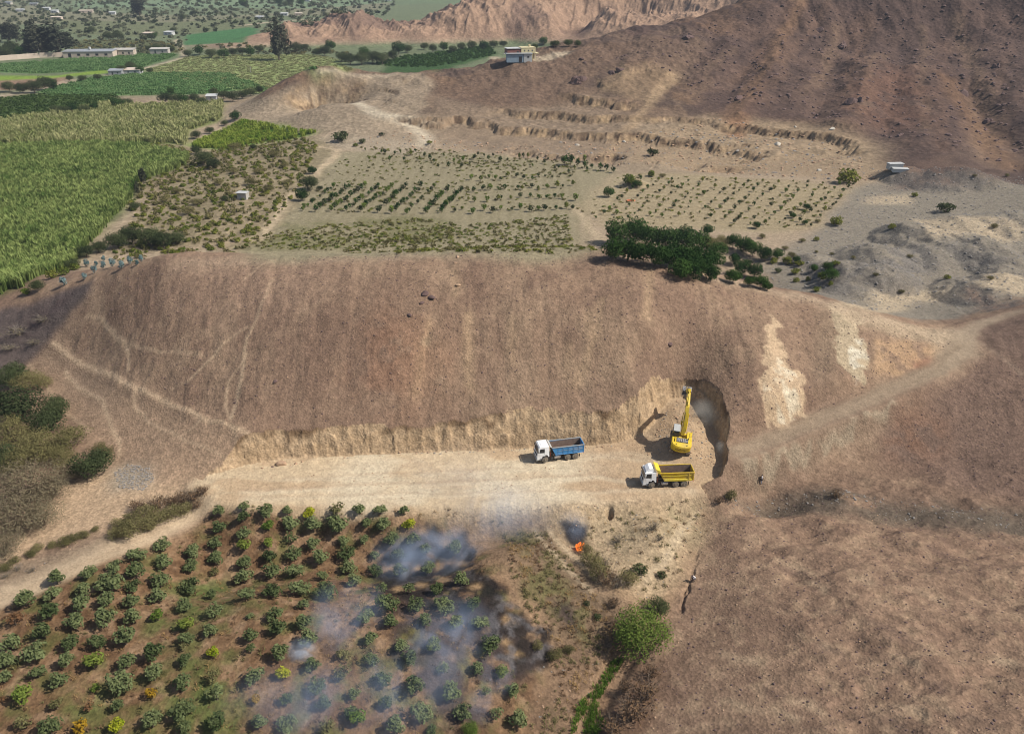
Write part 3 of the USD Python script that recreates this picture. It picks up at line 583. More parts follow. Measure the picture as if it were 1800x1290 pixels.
# far patches ------------------------------------------------------------------
F = [
 ([(430,440),(470,370),(590,268),(700,262),(1000,282),(1080,300),(1040,350),(1010,365),(1060,440),(1000,460),(430,460)], S(150, 137, 110), .95, 2),
 ([(1010,365),(1085,305),(1200,305),(1350,315),(1500,330),(1480,350),(1430,400),(1340,410),(1060,395)], S(166, 148, 118), .9, 2),
 ([(430,395),(700,380),(800,390),(780,425),(560,440),(400,440)], S(122, 116, 80), .75, 2),
 ([(250,370),(330,290),(420,240),(560,240),(590,262),(540,340),(455,420),(320,440),(200,440)], S(136, 122, 94), .8, 2),
 ([(240,240),(340,262),(330,300),(260,350),(235,345)], S(128, 112, 86), .7, 2),
 ([(560,240),(640,232),(760,256),(740,275),(600,262)], S(168, 150, 128), .85, 2),
 ([(420,195),(520,155),(570,138),(740,128),(760,150),(740,200),(755,250),(640,240),(560,230),(470,215)], S(158, 138, 116), .85, 2),
 ([(1080,120),(1190,118),(1150,180),(1060,160)], S(140, 116, 92), .7, 2),
 ([(1250,200),(1400,212),(1560,245),(1580,300),(1500,318),(1250,300),(1100,285),(1120,230)], S(158, 134, 108), .85, 3),
 ([(760,170),(900,195),(1060,165),(1130,230),(1100,285),(900,270),(780,250)], S(142, 120, 100), .8, 3),
 ([(1700,330),(1560,330),(1580,300),(1600,240),(1660,270)], S(120, 92, 78), .6, 3),
]
for i_, (q, c, a, so) in enumerate(F): fpaint(q, c, a, soft=so, wob=3, wobs=10, holes=.46 if i_ == 2 else 0)
paint([(880,1040),(930,1085),(975,1130),(950,1170),(890,1180),(850,1110)], S(104, 98, 98), .75, .5, 1.5, 2, holes=.56)
paint([(690,940),(830,945),(860,1010),(800,1060),(690,1030)], S(96, 88, 86), .6, .5, 1.5, 2, holes=.6)
fpaint([(1060,280),(1100,230),(1150,170),(1190,130)], S(170, 142, 112), .8, soft=1.5, wob=1.5, wobs=8, line=5)
fpaint([(1290,240),(1330,150),(1370,60),(1400,10),(1410,-20)], S(146, 104, 76), .75, soft=2, wob=3, wobs=12, line=9)
fpaint([(1480,190),(1500,160),(1560,110),(1620,140),(1640,210),(1560,235)], S(122, 90, 74), .6, soft=5, wob=4, wobs=14)
A_, B0, C0, D0 = (470, 440), (1050, 442), (1000, 284), (640, 264)
for k in range(30):
    t = (k + .3 * rng.random()) / 29; lo_, hi_ = np.array(A_) * (1 - t) + np.array(B0) * t, np.array(D0) * (1 - t) + np.array(C0) * t
    fpaint([lo_ + (hi_ - lo_) * s for s in (0, .35, .7, 1)], S(122, 112, 82), .42, soft=.5, wob=.8, wobs=5, line=1.1)
for k in range(16):
    t = k / 15; lo_, hi_ = np.array((1040, 396)) * (1 - t) + np.array((1120, 306)) * t, np.array((1425, 402)) * (1 - t) + np.array((1505, 322)) * t
    fpaint([lo_ + (hi_ - lo_) * s for s in (0, .35, .7, 1)], S(134, 112, 80), .5, soft=.5, wob=.8, wobs=5, line=1.3)
for k in range(14):
    t = k / 13; fpaint([(330 + 130 * t, 440 - 10 * t), (430 + 130 * t, 300 + 10 * t)], S(170, 148, 120), .4, soft=.6, wob=1.2, wobs=6, line=1.4)
fpaint([(540,172),(600,180),(660,198),(720,218),(750,240),(750,255)], S(198, 180, 156), .95, soft=1.5, wob=1, wobs=10, line=6)
fpaint([(455,420),(480,390),(505,350),(560,300),(592,275),(590,262),(560,258)], S(196, 172, 142), .85, soft=.8, wob=1, wobs=10, line=3)
fpaint([(1010,365),(1030,390),(1060,430)], S(190, 168, 138), .8, soft=.8, wob=1, wobs=10, line=2)
GREAT = [(1215,140),(1235,190),(1320,205),(1440,218),(1560,250),(1600,300),(1700,312),(1830,320),(1980,320),(1980,20),(1830,-60),(1600,-70),(1440,-50),(1330,20),(1230,90)]
fpaint(GREAT, S(104, 82, 72), .85, soft=4, wob=6, wobs=24)
fpaint(GREAT, S(84, 67, 61), .7, soft=4, wob=6, wobs=24, holes=.5)
fpaint([(760,165),(860,115),(1000,88),(1150,60),(1230,95),(1190,125),(1060,120),(1000,160),(900,190)], S(116, 93, 78), .8, soft=3, wob=4, wobs=20)
for k in range(20):                                                  # scree chutes running down the great hill
    t = (k + rng.uniform(-.7, .7)) / 19; ub = 1225 + 640 * t; vb = np.interp(ub, [1225, 1400, 1560, 1620, 1870], [185, 205, 245, 290, 310]); ut = 1560 + 330 * (t - .45)
    st_ = rng.uniform(.15, .6); q = [(ut + (ub - ut) * s + rng.normal() * 7, -40 + (vb + 30) * s + rng.normal() * 3) for s in np.linspace(st_, rng.uniform(.8, 1), 5)]
    fpaint(q, [S(122, 94, 76), S(114, 88, 74), S(70, 57, 54), S(132, 106, 86), S(66, 54, 52)][int(rng.integers(5))], rng.uniform(.35, .7), soft=1.6, wob=5, wobs=12, line=rng.uniform(1.2, 6))
fpaint([(1280,215),(1300,185),(1335,140),(1370,75),(1400,20),(1412,-15)], S(138, 106, 82), .65, soft=1.8, wob=4, wobs=10, line=7)
fpaint([(1480,190),(1500,160),(1560,110),(1620,140),(1640,210),(1560,235)], S(120, 88, 72), .6, soft=5, wob=6, wobs=14, holes=.4)
fpaint([(1660,130),(1690,180),(1740,250),(1790,300)], S(134, 100, 72), .5, soft=3, wob=4, wobs=12, line=9)
# the valley's fields (soil between and under the crops)
for q, c in [
 ([(-60,262),(130,255),(250,258),(335,275),(325,292),(240,322),(235,345),(175,410),(140,450),(40,505),(-60,540)], S(84, 104, 52)),
 ([(-60,220),(100,200),(180,185),(260,187),(392,180),(390,208),(330,230),(325,255),(240,252),(120,250),(-60,258)], S(118, 134, 66)),
 ([(330,258),(420,213),(500,225),(560,234),(470,248),(390,264)], S(112, 150, 44)),
 ([(-60,180),(60,166),(205,166),(205,182),(80,200),(-60,222)], S(66, 86, 36)),
 ([(65,162),(160,138),(270,128),(400,130),(560,132),(620,130),(560,146),(440,156),(350,166),(240,168),(100,168)], S(92, 132, 72)),
 ([(255,123),(330,100),(430,97),(545,95),(600,108),(622,124),(610,130),(270,129)], S(140, 148, 92)),
 ([(-60,118),(100,106),(230,96),(312,96),(250,118),(180,125),(60,130),(-60,124)], S(86, 122, 60)),
 ([(-60,133),(100,134),(190,123),(195,128),(100,138),(-60,144)], S(128, 150, 54)),
 ([(-60,144),(95,138),(125,135),(122,148),(60,158),(-60,160)], S(146, 116, 96)),
 ([(120,97),(130,72),(250,70),(320,78),(325,92),(240,95)], S(96, 98, 62)),
 ([(320,80),(330,62),(440,48),(455,52),(430,76)], S(70, 112, 66)),
 ([(125,14),(130,2),(660,-6),(690,4),(560,16),(400,14)], S(120, 134, 102)),
 ([(100,36),(300,40),(460,30),(440,48),(330,60),(250,66),(130,60)], S(112, 114, 82)),
 ([(620,125),(690,104),(760,94),(860,80),(872,96),(800,116),(770,128),(700,126)], S(58, 84, 40)),
]: fpaint(q, c, .95, soft=2.5, wob=2.5, wobs=16)
for q, w in [([(-60,178),(60,160),(160,137),(250,122),(325,101),(318,80),(310,70)], 5), ([(560,125),(600,128),(700,130)], 5), ([(420,46),(470,40),(560,33)], 10), ([(870,100),(930,103),(1000,92)], 8), ([(80,152),(130,140)], 4)]:
    fpaint(q, S(186, 166, 142), .85, soft=1.5, wob=1, wobs=14, line=w)
gz_ = np.zeros((ny, nx)); gv = np.array([at(u, v)[:2] for u, v in gravel[:-4]] + [at(1830, 540)[:2]])
jg = slice(*np.searchsorted(rows, [165, 360])); import shapely
gz_[jg] = shapely.contains_xy(Polygon(gv).buffer(0), X[jg], Y[jg])
SLP0 = np.hypot(np.gradient(Z, axis=1) / np.gradient(X, axis=1), np.gradient(Z, axis=0) / np.gradient(Y, axis=0))
apply(gz_ * sst(.28, .5, SLP0), S(112, 104, 98), .65, al)
# broken ledges of the terraces: fresh ochre faces, grey treads
slp = np.hypot(np.gradient(Z, axis=1) / np.gradient(X, axis=1), np.gradient(Z, axis=0) / np.gradient(Y, axis=0))
qzone = np.zeros((ny, nx)); jq = slice(*np.searchsorted(rows, [330, 700])); qzone[jq] = QUARRY(X[jq], Y[jq])
apply(qzone * sst(.42, .8, slp), S(146, 120, 96), .7, al)
apply(qzone * sst(.42, .8, slp) * sst(.5, .62, fb(X / 6, Z / 2 + Y / 9, 4, 251)), S(182, 152, 118), .7, al)
apply(qzone * sst(.5, .9, slp) * sst(.55, .66, fb(X / 4, Z / 2 + Y / 5, 3, 253)), S(92, 72, 58), .8, al)
# the quarry's floor and cut
fl_n = fb(X / 6, Y / 3, 4, 301)
apply(FLOOR, S(204, 178, 146), 1, al)
apply(FLOOR * sst(.5, .66, fl_n), S(190, 160, 128), .8, al)
apply(FLOOR * sst(28, 20, np.hypot(X + 5, Y - 116)) * sst(.4, .6, fb(X / 14, Y / 6, 3, 303)), S(216, 196, 168), .8, al)
pile = FLOOR * sst(14, 17, X - .4 * (Y - 120)) 
apply(FLOOR * sst(8, 16, X), S(182, 152, 122), .8, al)
for q, w_ in TRK:
    paint(q, S(170, 142, 116), .6, .3, .5, 4, line=w_ * .6); paint([(u, v + 4) for u, v in q], S(220, 200, 172), .55, .4, .5, 4, line=w_ * .8)
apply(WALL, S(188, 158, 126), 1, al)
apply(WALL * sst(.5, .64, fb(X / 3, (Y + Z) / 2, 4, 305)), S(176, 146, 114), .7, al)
apply(WALL * (1 - sst(.1, 1.3, DEPTH + (fb(X / 2.2, Z / 2, 3, 309) - .5) * 2.2)) * sst(.5, .6, fb(X / 5, Y / 5, 3, 312)), S(112, 86, 64), .85, al)  # brown topsoil, plus shadow pockets painted in below the upper edge of the cut
TINT *= (1 + .16 * (fb(X / 1.2, Y / 1.2, 3, 311) - .5))[..., None]
TINT *= np.array([1.02, 1.04, 1.0]); TINT = np.clip(TINT, .01, .8)

# ---------------------------------------------------------------- terrain: the pieces of the setting
M_HILL = mat_ground("hill_rubble", .16, 3.0, .7, .12)
M_DUST = mat_ground("quarry_dust", .10, 3.0, .5, .08)
M_SOIL = mat_ground("field_soil", .18, 2.6, .8, .12)
M_FAR = mat_ground("far_slopes", .15, .55, .12, .5)
V = np.stack([X, Y, Z], -1).reshape(-1, 3)
dx = np.gradient(V.reshape(ny, nx, 3), axis=1); dy = np.gradient(V.reshape(ny, nx, 3), axis=0)
NRM = np.cross(dx, dy).reshape(-1, 3); NRM /= np.linalg.norm(NRM, axis=1, keepdims=True)
idx = np.arange(ny * nx).reshape(ny, nx)
a, b, c, d = idx[:-1, :-1].ravel(), idx[:-1, 1:].ravel(), idx[1:, 1:].ravel(), idx[1:, :-1].ravel()
mid = lambda q: (q.ravel()[a] + q.ravel()[c]) / 2
mx, my, mz, mf = mid(X), mid(Y), mid(Z), np.maximum(mid(FLOOR), 0)
rd, _ = poly_dist(ROAD, mx, my)
rl, _ = poly_dist(np.array([at(u, v) for u, v in ROADL]), mx, my)
reg = np.zeros(len(mx), int)                                       # 0 hill
reg[(my < 112) | ((my < 132) & (mx < -50)) | (mz < 1.2) & (my < 125)] = 1    # orchard and waste ground
reg[(mx > 27) & (my < 122) ] = 2                                   # stony slope by the wash
reg[my > 214] = 4
reg[(my > 168) & (mx > 52)] = 4
reg[(my > 330) & (my < 745) & (mz > 1.5)] = 5
reg[(my > 560) & (my <= 1340) & (mz <= 1.5)] = 6
reg[my > 1340] = 6
reg[(my > 765) & (my < 1340) & (mz > .5)] = 7
reg[(mx < -70) & (my > 225) & (my < 1340) & (mz < 1.5)] = 6
reg[mf > .5] = 3
reg[(rl < 2.9) & (my < 135)] = 8
reg[(rd < 2.6)] = 9
PIECES = [("hill", M_HILL, "brown rubble hill with a quarried foot between orchard and plantation"), ("orchard_ground", M_SOIL, None), ("stony_slope", M_HILL, None), ("quarry_floor", M_DUST, None),
          ("plantation_ground", M_SOIL, None), ("great_hill", M_FAR, None), ("valley_ground", M_FAR, None), ("mountain_range", M_FAR, None), ("dirt_road", M_DUST, None), ("hill_road", M_DUST, None)]
tris = np.stack([np.stack([a, b, c], 1), np.stack([a, c, d], 1)], 1)
for k, (nm, mt, _) in enumerate(PIECES):
    f = tris[reg == k].reshape(-1, 3)
    if not len(f): continue
    use, inv = np.unique(f, return_inverse=True)
    m = UsdGeom.Mesh.Define(stage, "/World/" + nm)
    m.CreatePointsAttr(Vt.Vec3fArray.FromNumpy(V[use].astype(np.float32)))
    m.CreateFaceVertexCountsAttr(Vt.IntArray.FromNumpy(np.full(len(f), 3, np.int32)))
    m.CreateFaceVertexIndicesAttr(Vt.IntArray.FromNumpy(inv.astype(np.int32).ravel()))
    m.CreateSubdivisionSchemeAttr("none")
    m.CreateNormalsAttr(Vt.Vec3fArray.FromNumpy(NRM[use].astype(np.float32))); m.SetNormalsInterpolation("vertex")
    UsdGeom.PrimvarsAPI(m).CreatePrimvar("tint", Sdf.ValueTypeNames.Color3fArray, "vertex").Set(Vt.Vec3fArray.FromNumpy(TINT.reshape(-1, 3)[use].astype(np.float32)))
    UsdShade.MaterialBindingAPI.Apply(m.GetPrim()).Bind(mt)
    tag(m, kind="structure")
# ---------------------------------------------------------------- plants: shapes
def leaf_cloud(seed, n, r, size, lobes=9, shell=.55, flat=1.0, spread=.62, up=.35, keep_low=True):
    """n leaf blades gathered in clumps through a crown of radii r (centre at the origin)."""
    g = np.random.default_rng(seed); r = np.array(r, float)
    th = g.random(lobes) * 2 * PI; ph = np.arccos(np.clip(g.uniform(-.35 if keep_low else 0, 1, lobes), -1, 1))
    C = np.stack([np.cos(th) * np.sin(ph), np.sin(th) * np.sin(ph), np.cos(ph)], 1) * spread * g.uniform(.55, 1.05, (lobes, 1)); C[0] = 0
    R = g.uniform(.34, .58, lobes); R[0] = .7
    k = g.choice(lobes, n, p=R ** 2 / (R ** 2).sum())
    d = g.normal(size=(n, 3)); d /= np.linalg.norm(d, axis=1, keepdims=True)
    c = (C[k] + d * R[k][:, None] * g.uniform(shell, 1, (n, 1)) ** .6) * r
    nrm = d * .8 + np.array([0, 0, up]) + g.normal(size=(n, 3)) * .45; nrm /= np.linalg.norm(nrm, axis=1, keepdims=True)
    t = np.cross(nrm, g.normal(size=(n, 3))); t /= np.linalg.norm(t, axis=1, keepdims=True) + 1e-9
    b = np.cross(nrm, t); s = size * g.uniform(.6, 1.35, (n, 1))
    v = np.stack([c - t * s * .5, c + b * s * .26, c + t * s * .5 - nrm * s * .12, c - b * s * .26], 1).reshape(-1, 3)
    f = np.arange(n)[:, None] * 4
    return trimesh.Trimesh(v, np.vstack([f + [0, 1, 2], f + [0, 2, 3]]), process=False)
def limbs(seed, h, r, n, reach, rise, base=0.0, bend=.25, th=.45):
    g = np.random.default_rng(seed); out = []
    a = np.array([0, 0, base]); top = np.array([g.normal() * h * .05, g.normal() * h * .05, h])
    out.append(cone_rod(a, top, r, r * .7))
    for k in range(n):
        w = 2 * PI * (k + g.random() * .6) / n; s = a + (top - a) * g.uniform(th, 1.0)
        m = s + np.array([math.cos(w), math.sin(w), rise / reach * .9]) * reach * .5
        e = s + np.array([math.cos(w + bend), math.sin(w + bend), rise / reach]) * reach * g.uniform(.75, 1.1)
        out += [cone_rod(s, m, r * .55, r * .38), cone_rod(m, e, r * .38, r * .14)]
    return cat(out)
def cone_rod(p, q, r0, r1, n=6):
    p, q = np.array(p, float), np.array(q, float); d = q - p; L_ = np.linalg.norm(d); d /= L_
    t = np.cross(d, [0, 0, 1.0] if abs(d[2]) < .9 else [1.0, 0, 0]); t /= np.linalg.norm(t); b = np.cross(d, t)
    an = np.arange(n) * 2 * PI / n; ring = np.cos(an)[:, None] * t + np.sin(an)[:, None] * b
    v = np.vstack([p + ring * r0, q + ring * r1]); i = np.arange(n); j = (i + 1) % n
    f = np.vstack([np.stack([i, j, j + n], 1), np.stack([i, j + n, i + n], 1)])
    return trimesh.Trimesh(v, f, process=False)
def twigs(seed, n, r, h, w=.03):
    """a bare or dry shrub: thin forked stems fanning out of one foot."""
    g = np.random.default_rng(seed); out = []
    for k in range(n):
        a = g.random() * 2 * PI; o = g.uniform(.25, 1.0); m = np.array([math.cos(a) * r * o * .45, math.sin(a) * r * o * .45, h * g.uniform(.35, .6)])
        e = np.array([math.cos(a + g.normal() * .3) * r * o, math.sin(a + g.normal() * .3) * r * o, h * g.uniform(.6, 1.05)])
        out += [cone_rod((0, 0, -.1), m, w, w * .7, 3), cone_rod(m, e, w * .7, w * .2, 3)]
        for q in range(2): out.append(cone_rod(m + (e - m) * g.uniform(.1, .6), e + g.normal(size=3) * r * .22, w * .45, w * .15, 3))
    return cat(out)
def blades(seed, n, r, h, w, lean=.5):
    g = np.random.default_rng(seed); v, f = [], []
    for k in range(n):
        a = g.random() * 2 * PI; p = np.array([g.normal() * r * .4, g.normal() * r * .4, 0]); d = np.array([math.cos(a), math.sin(a), 0]); s = np.array([-d[1], d[0], 0]) * w
        hh = h * g.uniform(.65, 1.1); l = lean * hh * g.uniform(.3, 1)
        q = p + d * l * .35 + [0, 0, hh * .7]; e = p + d * l + [0, 0, hh * g.uniform(.75, 1)]
        i = len(v); v += [p - s * .6, p + s * .6, q + s, q - s, e]; f += [[i, i + 1, i + 2], [i, i + 2, i + 3], [i + 3, i + 2, i + 4]]
    return trimesh.Trimesh(np.array(v), np.array(f), process=False)
def stone(seed, sub=1, flat=.7):
    g = np.random.default_rng(seed); m = trimesh.creation.icosphere(sub, 1.0); v = m.vertices
    for k in range(7):
        d = g.normal(size=3); d /= np.linalg.norm(d); c = g.uniform(.5, .85); x = v @ d; v = v - np.where(x > c, x - c, 0)[:, None] * d
    v = v * g.uniform(.75, 1.2, 3) * [1, 1, flat]; m = trimesh.convex.convex_hull(v); m.apply_translation((0, 0, .25)); return m

G_MANGO = mat_leaf("mango_leaves", S(72, 86, 50), S(134, 142, 94))
G_MANGO_Y = mat_leaf("mango_yellow_leaves", S(140, 160, 36), S(196, 190, 60))
G_MANGO_O = mat_leaf("mango_ochre_leaves", S(150, 120, 40), S(200, 158, 50))
G_MANGO_L = mat_leaf("mango_light_leaves", S(96, 124, 52), S(140, 150, 70))
G_MANGO_B = mat_leaf("mango_brown_leaves", S(120, 84, 60), S(150, 116, 80))
G_MANGO_S = mat_leaf("mango_olive_leaves", S(98, 98, 60), S(138, 132, 88))
G_DARK = mat_leaf("dark_leaves", S(48, 60, 38), S(92, 100, 64), .18)
G_GROVE = mat_leaf("grove_leaves", S(36, 62, 32), S(76, 102, 48), .2)
G_EUC = mat_leaf("eucalyptus_leaves", S(52, 58, 48), S(92, 92, 72), .15)
G_OLIVE = mat_leaf("olive_leaves", S(96, 94, 58), S(146, 136, 90), .2)
G_SHRUB = mat_leaf("shrub_leaves", S(86, 104, 44), S(140, 140, 66), .22)
G_BUSH = mat_leaf("bright_bush_leaves", S(70, 100, 40), S(124, 140, 66), .25)
G_GREY = mat_leaf("grey_thorn_leaves", S(112, 102, 80), S(152, 138, 108), .15)
G_BLUE = mat_leaf("blue_leaves", S(86, 112, 112), S(140, 160, 156), .1)
G_CANE = mat_leaf("cane_leaves", S(90, 116, 54), S(166, 178, 104), .3, .055)
G_CANE2 = mat_leaf("flowering_cane_leaves", S(128, 140, 74), S(194, 190, 132), .3, .05)
G_LIME = mat_leaf("young_cane_leaves", S(112, 142, 44), S(166, 178, 78), .35, .06)
G_CROP = mat_leaf("crop_leaves", S(92, 130, 72), S(134, 162, 102), .35, .05)
G_CROP2 = mat_leaf("pale_crop_leaves", S(142, 148, 96), S(174, 172, 122), .35, .05)
G_CROP3 = mat_leaf("dark_crop_leaves", S(54, 76, 34), S(88, 108, 52), .3, .1)
G_SCRUB = mat_leaf("scrub_leaves", S(84, 90, 68), S(124, 124, 94), .2, .02)
G_GRASS = mat_leaf("ditch_grass", S(70, 108, 36), S(118, 146, 58), .3)
G_STRAW = mat_leaf("dry_grass", S(150, 118, 76), S(190, 156, 106), .2)
G_DRYB = mat_leaf("dry_brush", S(104, 80, 60), S(140, 112, 84), .1)
M_BARK = mat_plain("bark", S(140, 120, 98), .9, scale=3)
M_TWIG = mat_plain("dry_twigs", S(128, 108, 88), .9, scale=3)
M_TWIGG = mat_plain("grey_twigs", S(138, 124, 110), .9, scale=3)

# models that the plants are copies of
def plant(name, crown, cm, trunk=None, tm=None, crown_name="crown"):
    k = thing(name + "_model", klass=True)
    if trunk is not None: part(k, "trunk", trunk, tm or M_BARK, smooth=True)
    part(k, crown_name, crown, cm, smooth=False)
    return k
def lift(m, z): m.apply_translation((0, 0, z)); return m
def mango(seed, mt, n=420, sparse=False):                             # unit: crown radius 1 m, crown centre 1.25 m up
    c = lift(leaf_cloud(seed, n, (1.0, 1.0, .82), .34, lobes=11, shell=.6, spread=.72), .98)
    return plant("mango", c, mt, limbs(seed, .75, .075, 5, .55, .55))
MANGO = {"green": [mango(s, G_MANGO) for s in (1, 2, 3, 4, 5)], "lime": [mango(s, G_MANGO_Y, 330) for s in (6, 7)], "ochre": [mango(8, G_MANGO_O, 240)],
         "light": [mango(s, G_MANGO_L, 330) for s in (9, 10)], "brown": [mango(11, G_MANGO_B, 170)], "olive": [mango(s, G_MANGO_S, 210) for s in (12, 13)], "thin": [mango(s, G_MANGO, 170) for s in (14, 15)]}
def tree_model(name, seed, n, r, size, cz, mt, th, tr, nb=6, lobes=12, reach=None, **k):
    return plant(name, lift(leaf_cloud(seed, n, r, size, lobes, **k), cz * .8), mt, limbs(seed, th, tr, nb, reach or r[0] * .6, (cz - th) * .9))
# unit trees: crown radius 1
ROUND = [tree_model("round_tree", s, 1500, (1, 1, .8), .15, .95, G_GROVE, .5, .05, shell=.6) for s in (21, 22, 23)]
DARKT = [tree_model("dark_tree", s, 3400, (1, 1, .72), .085, .85, G_DARK, .45, .05, shell=.5, lobes=15) for s in (24, 25, 26)]
OLIVET = [tree_model("olive_tree", s, 4000, (1, 1, .55), .07, .75, G_OLIVE, .4, .05, shell=.4, lobes=18, spread=.75) for s in (27, 28)]
THORN = [plant("thorn_tree", lift(leaf_cloud(s, 4200, (1, 1, .5), .055, 30, .3, spread=.78), .6), G_GREY, twigs(s, 26, .85, .9, .018)) for s in (29, 30)]
TALL = [tree_model("tall_tree", s, 1100, (.42, .42, .95), .15, 1.1, G_EUC, .9, .035, lobes=16, reach=.3, shell=.4, spread=.85) for s in (31, 32, 33)]
BUSHT = [plant("bright_bush", lift(leaf_cloud(s, 5200, (1, 1, .85), .075, 22, .45, spread=.74), .8), G_BUSH, limbs(s, .5, .05, 7, .6, .4)) for s in (34,)]
SHRUB = [plant("shrub", lift(leaf_cloud(s, 260, (1, 1, .62), .28, 8, .45), .5), G_SHRUB, twigs(s, 8, .6, .6, .02), M_TWIG, "foliage") for s in (35, 36)]
DSHRUB = [plant("dark_shrub", lift(leaf_cloud(s, 300, (1, 1, .7), .26, 8, .45), .55), G_DARK, twigs(s, 8, .6, .6, .02), M_TWIG, "foliage") for s in (37, 38)]
OSHRUB = [plant("olive_shrub", lift(leaf_cloud(s, 1300, (1, 1, .6), .1, 14, .35), .48), G_OLIVE, twigs(s, 16, .9, .9, .015), M_TWIG, "foliage") for s in (39, 40)]
DRY = [plant("dry_shrub", lift(leaf_cloud(s, 260, (1, 1, .6), .14, 10, .2), .45), G_DRYB, twigs(s, 34, 1, 1, .018), M_TWIG) for s in (41, 42)]
DRYG = [plant("grey_shrub", lift(leaf_cloud(s, 160, (1, 1, .5), .12, 10, .2), .4), G_GREY, twigs(s, 40, 1, .9, .016), M_TWIGG) for s in (43,)]
AGAVE = [plant("blue_shrub", lift(leaf_cloud(s, 220, (.8, .8, 1.0), .34, 7, .5), .85), G_BLUE, limbs(s, .8, .05, 4, .4, .4)) for s in (44, 45)]
YOUNG = [plant("young_tree", lift(leaf_cloud(s, 90, (1, 1, 1.05), .5, 6, .4), 1.15), m, limbs(s, .7, .07, 3, .4, .4)) for s, m in ((46, G_GROVE), (47, G_BUSH), (48, G_DARK), (49, G_SHRUB))]

def stand(model, name, label, cat_, u, v, rpx, centre=.0, group=None, squash=1.0, wide=1.0, z=None):
    """a plant whose crown shows rpx photo pixels wide (half width) round the photo point u, v; centre: the crown's height over the foot for radius 1."""
    r = 1.0
    for k in range(3):
        p = hit(u, v, dz=centre * r * squash); r = rpx / FPX * depth(p) / wide
    z = gz(p[0], p[1])
    x = copy_of(model, name, label, cat_, (p[0], p[1], z - .03 * r), random.random() * 6.28, (r * wide, r * wide, r * squash), group)
    return p, r

